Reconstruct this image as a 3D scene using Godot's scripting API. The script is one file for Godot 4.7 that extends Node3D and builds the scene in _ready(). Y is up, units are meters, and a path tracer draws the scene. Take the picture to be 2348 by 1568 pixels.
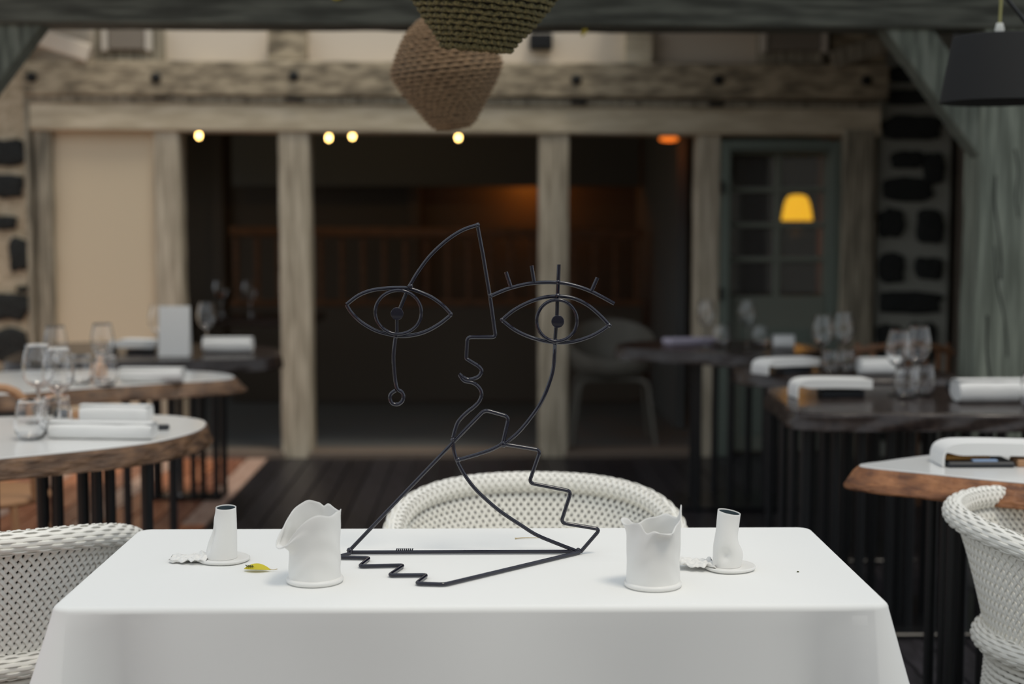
extends Node3D
# A restaurant terrace under an old timber frame: a table with a white cloth and a wire face in front, more tables and the timbered wall of the house behind.
# Metres; y is up; the camera stands near x = 0, z = 0 and looks towards -z.

var M := {}
var names := {}

# ---------------------------------------------------------------- mesh helpers
class Mb:
	var v := PackedVector3Array()
	var n := PackedVector3Array()
	var ix := PackedInt32Array()

	func add(pv: PackedVector3Array, pi: PackedInt32Array, flat := false, orient := true) -> void:
		if orient:
			var c := Vector3.ZERO
			for p in pv:
				c += p
			c /= float(maxi(1, pv.size()))
			var vol := 0.0
			for i in range(0, pi.size(), 3):
				vol += (pv[pi[i]] - c).dot((pv[pi[i + 1]] - c).cross(pv[pi[i + 2]] - c))
			if vol > 0.0:
				for i in range(0, pi.size(), 3):
					var t := pi[i + 1]
					pi[i + 1] = pi[i + 2]
					pi[i + 2] = t
		var o := v.size()
		if flat:
			for i in range(0, pi.size(), 3):
				var a := pv[pi[i]]
				var b := pv[pi[i + 1]]
				var c2 := pv[pi[i + 2]]
				var fn := (c2 - a).cross(b - a).normalized()
				v.append(a)
				v.append(b)
				v.append(c2)
				n.append(fn)
				n.append(fn)
				n.append(fn)
				ix.append(o + i)
				ix.append(o + i + 1)
				ix.append(o + i + 2)
			return
		var pn := PackedVector3Array()
		pn.resize(pv.size())
		for i in range(0, pi.size(), 3):
			var a := pv[pi[i]]
			var fn := (pv[pi[i + 2]] - a).cross(pv[pi[i + 1]] - a)
			pn[pi[i]] += fn
			pn[pi[i + 1]] += fn
			pn[pi[i + 2]] += fn
		for i in pv.size():
			v.append(pv[i])
			n.append(pn[i].normalized() if pn[i].length_squared() > 1e-24 else Vector3.UP)
		for k in pi:
			ix.append(o + k)

	func loft(rings: Array, cap := true, wrap := true, close := false, tri := PackedInt32Array(), orient := true) -> void:
		var m: int = rings[0].size()
		var pv := PackedVector3Array()
		var pi := PackedInt32Array()
		for r in rings:
			pv.append_array(r)
		var nr := rings.size()
		for i in (nr if close else nr - 1):
			var i2 := (i + 1) % nr
			for j in (m if wrap else m - 1):
				var j2 := (j + 1) % m
				pi.append_array(PackedInt32Array([i * m + j, i2 * m + j, i2 * m + j2, i * m + j, i2 * m + j2, i * m + j2]))
		if cap and not close:
			for e in 2:
				var r: PackedVector3Array = rings[0] if e == 0 else rings[nr - 1]
				var o := pv.size()
				pv.append_array(r)
				if tri.size():
					for i in range(0, tri.size(), 3):
						pi.append_array(PackedInt32Array([o + tri[i], o + tri[i + 1], o + tri[i + 2]]) if e == 0 else PackedInt32Array([o + tri[i], o + tri[i + 2], o + tri[i + 1]]))
				else:
					var c := Vector3.ZERO
					for p in r:
						c += p
					pv.append(c / float(m))
					for j in m:
						pi.append_array(PackedInt32Array([o + m, o + j, o + (j + 1) % m]) if e == 0 else PackedInt32Array([o + m, o + (j + 1) % m, o + j]))
		add(pv, pi, false, orient)

	func tube(path: PackedVector3Array, r, sides := 8, close := false) -> void:
		var rings := []
		var k := path.size()
		var up := Vector3.ZERO
		for i in k:
			var t: Vector3
			if close:
				t = path[(i + 1) % k] - path[(i + k - 1) % k]
			else:
				t = path[mini(i + 1, k - 1)] - path[maxi(i - 1, 0)]
			t = t.normalized()
			if up == Vector3.ZERO:
				up = Vector3.UP if absf(t.y) < 0.9 else Vector3.RIGHT
			up = (up - t * up.dot(t)).normalized()
			var s := t.cross(up)
			var ring := PackedVector3Array()
			var rr: float = r[i] if r is Array else r
			for j in sides:
				var a := TAU * j / sides
				ring.append(path[i] + (up * cos(a) + s * sin(a)) * rr)
			rings.append(ring)
		loft(rings, true, true, close)

	func ribbon(path: PackedVector3Array, nor: PackedVector3Array, w: float, th: float, close := false) -> void:
		var rings := []
		var k := path.size()
		for i in k:
			var t: Vector3 = (path[(i + 1) % k] - path[(i + k - 1) % k]) if close else (path[mini(i + 1, k - 1)] - path[maxi(i - 1, 0)])
			t = t.normalized()
			var u := (nor[i] - t * nor[i].dot(t)).normalized()
			var s := t.cross(u)
			var p := path[i]
			rings.append(PackedVector3Array([p + s * w * 0.5, p + s * w * 0.3 + u * th * 0.5, p - s * w * 0.3 + u * th * 0.5, p - s * w * 0.5, p - s * w * 0.3 - u * th * 0.5, p + s * w * 0.3 - u * th * 0.5]))
		loft(rings, true, true, close)

	func lathe(prof: Array, sides := 32, at := Vector3.ZERO, b := Basis.IDENTITY) -> void:
		# prof: [radius, height] pairs; a closed profile when it starts and ends on the axis
		var rings := []
		for p in prof:
			var ring := PackedVector3Array()
			for j in sides:
				var a := TAU * j / sides
				ring.append(at + b * Vector3(cos(a) * p[0], p[1], sin(a) * p[0]))
			rings.append(ring)
		loft(rings, true)

	func box(c: Vector3, s: Vector3, bev := 0.004, b := Basis.IDENTITY) -> void:
		bev = minf(bev, 0.49 * minf(s.x, minf(s.y, s.z)))
		var h := s * 0.5
		var g := func(sx, sy, sz, ax): # corner point pulled in on two axes
			var q := Vector3(sx * h.x, sy * h.y, sz * h.z)
			if ax != 0: q.x -= sx * bev
			if ax != 1: q.y -= sy * bev
			if ax != 2: q.z -= sz * bev
			return c + b * q
		var pv := PackedVector3Array()
		var pi := PackedInt32Array()
		var quad := func(q: Array):
			var o := pv.size()
			for p in q:
				pv.append(p)
			# outward test
			var mid: Vector3 = (q[0] + q[1] + q[2]) / 3.0 - c
			var nn: Vector3 = (q[1] - q[0]).cross(q[2] - q[0])
			var flip := nn.dot(mid) > 0.0
			for i in range(1, q.size() - 1):
				pi.append_array(PackedInt32Array([o, o + i + 1, o + i]) if flip else PackedInt32Array([o, o + i, o + i + 1]))
		for s1 in [-1, 1]:
			quad.call([g.call(s1, -1, -1, 0), g.call(s1, 1, -1, 0), g.call(s1, 1, 1, 0), g.call(s1, -1, 1, 0)])
			quad.call([g.call(-1, s1, -1, 1), g.call(1, s1, -1, 1), g.call(1, s1, 1, 1), g.call(-1, s1, 1, 1)])
			quad.call([g.call(-1, -1, s1, 2), g.call(1, -1, s1, 2), g.call(1, 1, s1, 2), g.call(-1, 1, s1, 2)])
			for s2 in [-1, 1]:
				quad.call([g.call(s1, s2, -1, 0), g.call(s1, s2, 1, 0), g.call(s1, s2, 1, 1), g.call(s1, s2, -1, 1)])
				quad.call([g.call(s1, -1, s2, 0), g.call(s1, 1, s2, 0), g.call(s1, 1, s2, 2), g.call(s1, -1, s2, 2)])
				quad.call([g.call(-1, s1, s2, 1), g.call(1, s1, s2, 1), g.call(1, s1, s2, 2), g.call(-1, s1, s2, 2)])
				for s3 in [-1, 1]:
					quad.call([g.call(s1, s2, s3, 0), g.call(s1, s2, s3, 1), g.call(s1, s2, s3, 2)])
		add(pv, pi, true, false)

	func prism(poly: PackedVector2Array, a: Callable, depth_steps: Array) -> void:
		# poly outline pushed through a(x, y, step) for every step
		var tri := Geometry2D.triangulate_polygon(poly)
		var rings := []
		for d in depth_steps:
			var ring := PackedVector3Array()
			for p in poly:
				ring.append(a.call(p.x, p.y, d))
			rings.append(ring)
		loft(rings, true, true, false, tri)

	func mesh() -> ArrayMesh:
		var arr := []
		arr.resize(Mesh.ARRAY_MAX)
		arr[Mesh.ARRAY_VERTEX] = v
		arr[Mesh.ARRAY_NORMAL] = n
		arr[Mesh.ARRAY_INDEX] = ix
		var am := ArrayMesh.new()
		am.add_surface_from_arrays(Mesh.PRIMITIVE_TRIANGLES, arr)
		return am


func numbered(called: String) -> String:
	if not names.has(called):
		names[called] = 0
		return called
	names[called] += 1
	return "%s_%03d" % [called, names[called]]

func tag(o: Node3D, label := "", category := "", group := "", kind := "") -> Node3D:
	if label: o.set_meta("label", label)
	if category: o.set_meta("category", category)
	if group: o.set_meta("group", group)
	if kind: o.set_meta("kind", kind)
	return o

func thing(called: String, label: String, category: String, at := Vector3.ZERO, turn := 0.0, group := "") -> Node3D:
	var o := Node3D.new()
	o.name = numbered(called)
	add_child(o)
	o.position = at
	o.rotation.y = turn
	return tag(o, label, category, group)

func struct(called: String, label := "") -> Node3D:
	var o := Node3D.new()
	o.name = called
	add_child(o)
	return tag(o, label, "", "", "structure")

func part(called: String, mb: Mb, m: Material, parent: Node3D, kind := "", label := "") -> MeshInstance3D:
	return part_mesh(called, mb.mesh(), m, parent, kind, label)

func part_mesh(called: String, me: Mesh, m: Material, parent: Node3D, kind := "", label := "") -> MeshInstance3D:
	var o := MeshInstance3D.new()
	var k := "n_" + called
	var c: int = parent.get_meta(k, 0) if parent != self else 0
	if parent != self:
		parent.set_meta(k, c + 1)
	o.name = called if c == 0 else "%s_%03d" % [called, c]
	o.mesh = me
	o.material_override = m
	parent.add_child(o, true)
	if kind: o.set_meta("kind", kind)
	if label: o.set_meta("label", label)
	return o

func single(called: String, mb: Mb, m: Material, label: String, category: String, at := Vector3.ZERO, turn := 0.0, group := "") -> MeshInstance3D:
	var o := MeshInstance3D.new()
	o.name = numbered(called)
	o.mesh = mb.mesh()
	o.material_override = m
	add_child(o)
	o.position = at
	o.rotation.y = turn
	tag(o, label, category, group)
	return o

# ---------------------------------------------------------------- curves
func smooth(pts: Array, per := 6, closed := false) -> PackedVector3Array:
	var out := PackedVector3Array()
	var k := pts.size()
	for i in (k if closed else k - 1):
		var p0: Vector3 = pts[(i + k - 1) % k] if closed else pts[maxi(i - 1, 0)]
		var p1: Vector3 = pts[i]
		var p2: Vector3 = pts[(i + 1) % k]
		var p3: Vector3 = pts[(i + 2) % k] if closed else pts[mini(i + 2, k - 1)]
		for j in per:
			out.append(p1.cubic_interpolate(p2, p0, p3, float(j) / per))
	if not closed:
		out.append(pts[k - 1])
	return out

func rounded(pts: Array, r: float, per := 5) -> PackedVector3Array:
	var out := PackedVector3Array([pts[0]])
	for i in range(1, pts.size() - 1):
		var p: Vector3 = pts[i]
		var a: Vector3 = pts[i - 1] - p
		var b: Vector3 = pts[i + 1] - p
		var d := minf(r, 0.45 * minf(a.length(), b.length()))
		var q0 := p + a.normalized() * d
		var q1 := p + b.normalized() * d
		for j in per + 1:
			var t := float(j) / per
			out.append(q0.lerp(p, t).lerp(p.lerp(q1, t), t))
	out.append(pts[-1])
	return out

func mm(a: Array) -> Array:
	var out := []
	for i in range(0, a.size(), 2):
		out.append(Vector3(a[i] * 0.001, a[i + 1] * 0.001, 0.0))
	return out

func noise(seed_: int, freq: float) -> FastNoiseLite:
	var f := FastNoiseLite.new()
	f.seed = seed_
	f.frequency = freq
	f.noise_type = FastNoiseLite.TYPE_SIMPLEX_SMOOTH
	f.fractal_octaves = 3
	return f

# ---------------------------------------------------------------- materials
func plain(c: Color, rough: float, metal := 0.0, spec := 0.5) -> StandardMaterial3D:
	var m := StandardMaterial3D.new()
	m.albedo_color = c
	m.roughness = rough
	m.metallic = metal
	m.metallic_specular = spec
	return m

func ramp_tex(seed_: int, freq: float, cols: Array, offs: Array, octaves := 4, size := 512) -> NoiseTexture2D:
	var t := NoiseTexture2D.new()
	var f := FastNoiseLite.new()
	f.seed = seed_
	f.frequency = freq
	f.fractal_octaves = octaves
	f.noise_type = FastNoiseLite.TYPE_SIMPLEX_SMOOTH
	t.noise = f
	t.width = size
	t.height = size
	t.seamless = true
	var g := Gradient.new()
	g.offsets = PackedFloat32Array(offs)
	g.colors = PackedColorArray(cols)
	t.color_ramp = g
	return t

func grain(seed_: int, cols: Array, scale: Vector3, rough: float, bump := 0.0, spec := 0.5, freq := 0.02) -> StandardMaterial3D:
	var m := StandardMaterial3D.new()
	m.albedo_texture = ramp_tex(seed_, freq, cols, [0.2, 0.5, 0.8])
	m.roughness = rough
	m.metallic_specular = spec
	m.uv1_triplanar = true
	m.uv1_scale = scale
	if bump > 0.0:
		m.heightmap_enabled = true
		m.heightmap_texture = ramp_tex(seed_ + 7, freq * 1.5, [Color.BLACK, Color(0.5, 0.5, 0.5), Color.WHITE], [0.2, 0.5, 0.8], 5)
		m.heightmap_scale = bump
	return m

func make_materials() -> void:
	var old := [Color8(164, 152, 132), Color8(190, 178, 156), Color8(210, 198, 176)]
	M.old_h = grain(11, old, Vector3(0.3, 2.4, 2.4), 0.85, 0.0)
	M.old_v = grain(12, old, Vector3(2.6, 0.22, 2.6), 0.85, 0.0)
	M.old_grey = grain(13, [Color8(112, 106, 92), Color8(154, 145, 126), Color8(190, 178, 156)], Vector3(3.2, 0.22, 3.2), 0.85, 0.0)
	M.beam_old = grain(14, [Color8(120, 109, 90), Color8(166, 151, 126), Color8(196, 180, 152)], Vector3(0.5, 1.6, 1.6), 0.85, 0.0)
	M.lintel = grain(15, [Color8(196, 181, 154), Color8(212, 198, 170), Color8(224, 210, 184)], Vector3(0.3, 1.6, 1.6), 0.85, 0.0)
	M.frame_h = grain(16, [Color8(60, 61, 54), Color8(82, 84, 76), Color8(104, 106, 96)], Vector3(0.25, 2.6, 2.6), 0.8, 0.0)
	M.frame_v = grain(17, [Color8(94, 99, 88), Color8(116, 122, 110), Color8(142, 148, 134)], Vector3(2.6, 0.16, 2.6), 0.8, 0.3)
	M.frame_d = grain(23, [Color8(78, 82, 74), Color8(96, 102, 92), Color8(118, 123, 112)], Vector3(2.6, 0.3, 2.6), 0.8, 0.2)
	M.plaster = plain(Color8(222, 205, 176), 0.95)
	M.plaster_up = plain(Color8(230, 216, 196), 0.95)
	M.mortar = grain(20, [Color8(168, 152, 126), Color8(192, 175, 148), Color8(206, 190, 164)], Vector3(2, 2, 2), 0.95, 0.0)
	M.mortar_grey = plain(Color8(158, 158, 148), 0.95)
	M.stone = grain(22, [Color8(24, 26, 26), Color8(40, 42, 40), Color8(58, 58, 54)], Vector3(5, 5, 5), 0.9, 0.0)
	M.grey_paint = plain(Color8(124, 128, 116), 0.6)
	M.door_paint = plain(Color8(112, 122, 112), 0.6)
	M.sky_block_wall = plain(Color8(152, 147, 134), 0.9)
	M.panel_white = plain(Color8(214, 204, 188), 0.7)
	M.panel_grey = plain(Color8(140, 130, 116), 0.8)
	M.iron = plain(Color8(34, 34, 32), 0.6, 0.3)
	M.deck_lit = []
	M.deck_shaded = []
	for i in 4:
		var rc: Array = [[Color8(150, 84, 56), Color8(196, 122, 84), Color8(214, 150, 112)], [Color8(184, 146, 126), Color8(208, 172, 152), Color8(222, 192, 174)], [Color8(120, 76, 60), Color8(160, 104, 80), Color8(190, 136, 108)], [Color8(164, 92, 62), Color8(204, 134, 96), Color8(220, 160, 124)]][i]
		M.deck_lit.append(grain(30 + i, rc, Vector3(5, 5, 0.5), 0.4, 0.0))  # lit patch and pale sheen stripes put into the board colours
		M.deck_shaded.append(grain(40 + i, [Color8(26 + 3 * i, 25 + 3 * i, 27 + 3 * i), Color8(36 + 4 * i, 34 + 4 * i, 38 + 4 * i), Color8(50 + 3 * i, 47 + 3 * i, 52 + 3 * i)], Vector3(6, 6, 0.6), 0.4, 0.0))  # darker copy of the boards where the deck lies in shade
	M.room_wood = plain(Color8(98, 88, 76), 0.6)
	M.side_wood = plain(Color8(50, 42, 34), 0.6)
	M.room_dark = plain(Color8(98, 100, 99), 0.8)
	M.rail_wood = grain(51, [Color8(104, 72, 48), Color8(122, 84, 56), Color8(138, 96, 64)], Vector3(0.6, 3, 3), 0.5)
	M.live = grain(52, [Color8(70, 52, 38), Color8(98, 72, 52), Color8(132, 100, 72)], Vector3(1.6, 6, 1.6), 0.55, 0.5, 0.5, 0.014)
	M.live_r = grain(53, [Color8(84, 50, 30), Color8(142, 92, 56), Color8(188, 130, 86)], Vector3(1.8, 6, 1.8), 0.5, 0.4, 0.5, 0.014)
	M.dark_top = grain(54, [Color8(38, 30, 28), Color8(48, 39, 36), Color8(58, 48, 44)], Vector3(3, 3, 0.5), 0.26)
	M.white_top = plain(Color8(228, 228, 226), 0.2)
	M.black_steel = plain(Color8(24, 25, 27), 0.35, 0.0, 0.5)
	M.chrome = plain(Color8(190, 190, 190), 0.2, 1.0)
	M.wire = plain(Color8(16, 16, 34), 0.13, 0.0, 0.6)
	M.cloth = plain(Color8(236, 236, 233), 0.95, 0.0, 0.3)
	M.napkin = plain(Color8(228, 228, 226), 0.95)
	M.wicker = plain(Color8(242, 240, 232), 0.5)
	M.gap_shade = plain(Color8(72, 66, 58), 0.95)  # stands for the shade behind the chair lattice
	M.porcelain = plain(Color8(234, 233, 229), 0.45)
	M.inside_shade = plain(Color8(70, 84, 90), 0.5)
	M.straw_green = grain(62, [Color8(56, 54, 36), Color8(92, 86, 56), Color8(142, 128, 82)], Vector3(14, 14, 14), 0.9)
	M.straw_shade = plain(Color8(40, 37, 28), 0.9)
	M.straw_brown = grain(63, [Color8(104, 84, 64), Color8(146, 119, 90), Color8(188, 156, 120)], Vector3(14, 14, 14), 0.9)
	M.cord = plain(Color8(150, 148, 96), 0.7)
	M.white_plastic = plain(Color8(220, 220, 212), 0.5)
	M.shade_black = plain(Color8(22, 23, 24), 0.8)
	M.slate = plain(Color8(30, 34, 40), 0.5)
	M.tan = plain(Color8(176, 134, 98), 0.6)
	M.bristle = grain(64, [Color8(140, 96, 44), Color8(190, 138, 70), Color8(214, 166, 96)], Vector3(30, 30, 30), 0.8)
	M.blue_paper = plain(Color8(140, 164, 196), 0.6)
	M.peach = plain(Color8(244, 196, 158), 0.6)
	M.lilac = plain(Color8(176, 168, 184), 0.9)
	M.shell = plain(Color8(124, 121, 112), 0.5)
	M.sill = plain(Color8(116, 102, 90), 0.8)
	M.leaf_yellow = plain(Color8(206, 190, 40), 0.6)
	M.leaf_dark = plain(Color8(70, 74, 30), 0.7)
	M.twig = plain(Color8(196, 178, 140), 0.8)
	M.gravel = plain(Color8(150, 146, 136), 0.95)
	var g := StandardMaterial3D.new()
	g.transparency = BaseMaterial3D.TRANSPARENCY_ALPHA
	g.albedo_color = Color(1, 1, 1, 0.03)
	g.roughness = 0.02
	M.pane = g
	var gl := StandardMaterial3D.new()
	gl.albedo_color = Color(1, 1, 1, 0.0)
	gl.roughness = 0.0
	gl.refraction_enabled = true
	gl.refraction_scale = 0.05
	M.glass = gl
	M.amber_glint = plain(Color8(190, 100, 30), 0.2)
	M.bulb = plain(Color8(255, 226, 160), 0.5)
	M.bulb.emission_enabled = true
	M.bulb.emission = Color8(255, 206, 120)
	M.bulb.emission_energy_multiplier = 14.0
	M.amber = plain(Color8(230, 140, 60), 0.5)
	M.amber.emission_enabled = true
	M.amber.emission = Color8(255, 130, 44)
	M.amber.emission_energy_multiplier = 0.9
	M.lit_shade = plain(Color8(236, 180, 60), 0.8)
	M.lit_shade.emission_enabled = true
	M.lit_shade.emission = Color8(255, 190, 36)
	M.lit_shade.emission_energy_multiplier = 0.85

# ---------------------------------------------------------------- timber
func beam(mb: Mb, a: Vector3, b: Vector3, w: float, h: float, seed_: int, rough := 0.006, side := Vector3.ZERO) -> void:
	# w across «side», h along the third axis
	var t := (b - a).normalized()
	var s := side if side != Vector3.ZERO else (Vector3.BACK if absf(t.z) < 0.9 else Vector3.RIGHT)
	s = (s - t * s.dot(t)).normalized()
	var u := t.cross(s)
	var f := noise(seed_, 3.0)
	var f2 := noise(seed_ + 50, 12.0)
	var steps := maxi(4, int((b - a).length() / 0.06))
	var prof := []
	var c := minf(0.012, 0.2 * minf(w, h))
	for q in [[1, 1], [-1, 1], [-1, -1], [1, -1]]:
		var x: float = q[0] * w * 0.5
		var y: float = q[1] * h * 0.5
		var cx: float = x - q[0] * c
		var cy: float = y - q[1] * c
		if q[0] * q[1] > 0:
			prof.append_array([Vector2(x, cy * 0.4), Vector2(x, cy), Vector2(x - q[0] * c * 0.3, y - q[1] * c * 0.3), Vector2(cx, y), Vector2(cx * 0.4, y)])
		else:
			prof.append_array([Vector2(cx * 0.4, y), Vector2(cx, y), Vector2(x - q[0] * c * 0.3, y - q[1] * c * 0.3), Vector2(x, cy), Vector2(x, cy * 0.4)])
	var rings := []
	for i in steps + 1:
		var p := a.lerp(b, float(i) / steps)
		var ring := PackedVector3Array()
		for q in prof:
			var q3: Vector3 = p + s * q.x + u * q.y
			var d: Vector3 = (s * q.x + u * q.y).normalized()
			var e: Vector3 = t * q3.dot(t) * 0.5 + (q3 - t * q3.dot(t)) * 2.0
			ring.append(q3 + d * rough * (f.get_noise_3dv(q3) + 0.5 * f2.get_noise_3dv(e)))
		rings.append(ring)
	mb.loft(rings)

func stone(w: float, h: float, d: float, seed_: int) -> Mb:
	var mb := Mb.new()
	var f := noise(seed_, 1.0)
	var rings := []
	for k in [[1.0, 0.0], [1.0, 0.55], [0.93, 0.85], [0.75, 1.0], [0.3, 1.05]]:
		var ring := PackedVector3Array()
		for j in 18:
			var a := TAU * j / 18.0
			var ca := cos(a)
			var sa := sin(a)
			var q := 1.0 / pow(pow(absf(ca), 5.0) + pow(absf(sa), 5.0), 0.2)
			var r: float = q * k[0] * (1.0 + 0.22 * f.get_noise_2d(ca * 1.3 + seed_ * 3.1, sa * 1.3))
			ring.append(Vector3(ca * r * w * 0.5, sa * r * h * 0.5, d * k[1] * (1.0 + 0.3 * f.get_noise_2d(ca * 2.0, sa * 2.0 + seed_))))
		rings.append(ring)
	mb.loft(rings)
	return mb

func _ready() -> void:
	# ------------------------------------------------------------ camera, sky, lights, exposure
	var cam := Camera3D.new()
	cam.name = "camera"
	add_child(cam)
	cam.position = Vector3(0, 1.341, 0)
	cam.rotation = Vector3(-atan(275.0 / 3400.0), -atan(55.0 / 3400.0), 0)
	cam.fov = rad_to_deg(2.0 * atan(784.0 / 3400.0))
	cam.near = 0.05
	cam.far = 100.0
	var lens := CameraAttributesPhysical.new()
	lens.frustum_focal_length = 52.04
	lens.frustum_focus_distance = 2.62
	lens.exposure_aperture = 2.45
	lens.frustum_near = 0.05
	lens.frustum_far = 100.0
	cam.attributes = lens
	cam.current = true
	var we := WorldEnvironment.new()
	we.name = "world_environment"
	var env := Environment.new()
	env.background_mode = Environment.BG_SKY
	var sky := Sky.new()
	var sm := ProceduralSkyMaterial.new()
	sm.sky_top_color = Color8(212, 219, 226)
	sm.sky_horizon_color = Color8(216, 221, 226)
	sm.ground_horizon_color = Color8(150, 146, 138)
	sm.ground_bottom_color = Color8(110, 106, 100)
	sky.sky_material = sm
	env.sky = sky
	env.tonemap_mode = Environment.TONE_MAPPER_LINEAR
	env.background_energy_multiplier = 1.0
	env.tonemap_exposure = 1.05
	env.sdfgi_enabled = true
	env.ssao_enabled = true
	env.ssil_enabled = true
	we.environment = env
	add_child(we)

	var sun := DirectionalLight3D.new()
	sun.name = "sun"
	sun.light_color = Color8(255, 244, 226)
	sun.light_energy = 0.35
	sun.light_angular_distance = 17.0
	sun.shadow_enabled = true
	sun.sky_mode = DirectionalLight3D.SKY_MODE_LIGHT_ONLY
	add_child(sun)
	sun.look_at_from_position(Vector3(0.25, 1.0, 0.32), Vector3.ZERO, Vector3.UP)

	make_materials()
	build_floor()
	build_roof()
	build_wall()
	build_room()
	build_frame()
	build_main_table()
	build_sculpture()
	build_ceramics()
	build_chairs()
	build_left_tables()
	build_right_tables()
	build_hanging()

# ---------------------------------------------------------------- the setting
func build_floor() -> void:
	var fl := struct("floor", "terrace deck of boards running towards the house, painted lit red-brown at left, shaded at right")
	var sub := Mb.new()
	sub.box(Vector3(0, -0.055, -3.4), Vector3(8.4, 0.06, 10.2), 0.002)
	part("subfloor", sub, M.room_dark, fl)
	var w := 0.121
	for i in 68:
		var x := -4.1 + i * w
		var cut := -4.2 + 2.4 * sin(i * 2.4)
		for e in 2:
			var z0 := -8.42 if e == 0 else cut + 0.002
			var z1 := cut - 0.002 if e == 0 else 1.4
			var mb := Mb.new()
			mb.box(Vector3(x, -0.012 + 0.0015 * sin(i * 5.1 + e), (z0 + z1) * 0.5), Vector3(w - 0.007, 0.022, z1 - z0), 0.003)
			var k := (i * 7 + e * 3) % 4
			part("plank", mb, M.deck_lit[k] if x < -1.25 else M.deck_shaded[k], fl)  # boards coloured as lit at left, as shaded elsewhere
	var gr := struct("ground", "pale gravel ground around the terrace")
	var g := Mb.new()
	g.box(Vector3(0, -0.13, 0), Vector3(40, 0.1, 40), 0.01)
	part("gravel_bed", g, M.gravel, gr)
	var wf := struct("wall_sky_block", "unseen grey wall added behind the viewer to block low sky light")
	var b := Mb.new()
	b.box(Vector3(0, 1.6, 7.0), Vector3(18, 3.4, 0.3), 0.02)  # added out of view to cut the low sky light
	part("plaster_panel", b, M.sky_block_wall, wf)

func build_roof() -> void:
	var c := struct("ceiling", "unseen board roof pieces over the gallery, laid to shade the beam and right side")
	for r in [[-3.9, 3.2, -5.89, -5.15], [-3.9, -2.2, -8.7, -7.9], [0.7, 3.2, -8.7, -5.89]]:  # unseen roof pieces, gaps shaped to let daylight onto the left wall
		var mb := Mb.new()
		mb.box(Vector3((r[0] + r[1]) * 0.5, 2.62, (r[2] + r[3]) * 0.5), Vector3(r[1] - r[0], 0.06, r[3] - r[2]), 0.004)
		part("shading_roof_board", mb, M.room_wood, c)
	for x in [-0.03, 1.33]:
		var mb := Mb.new()
		beam(mb, Vector3(x, 2.74, -6.0), Vector3(x, 2.74, 1.0), 0.09, 0.14, int(x * 10) + 70, 0.003)
		part("rafter", mb, M.frame_h, c)

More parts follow.
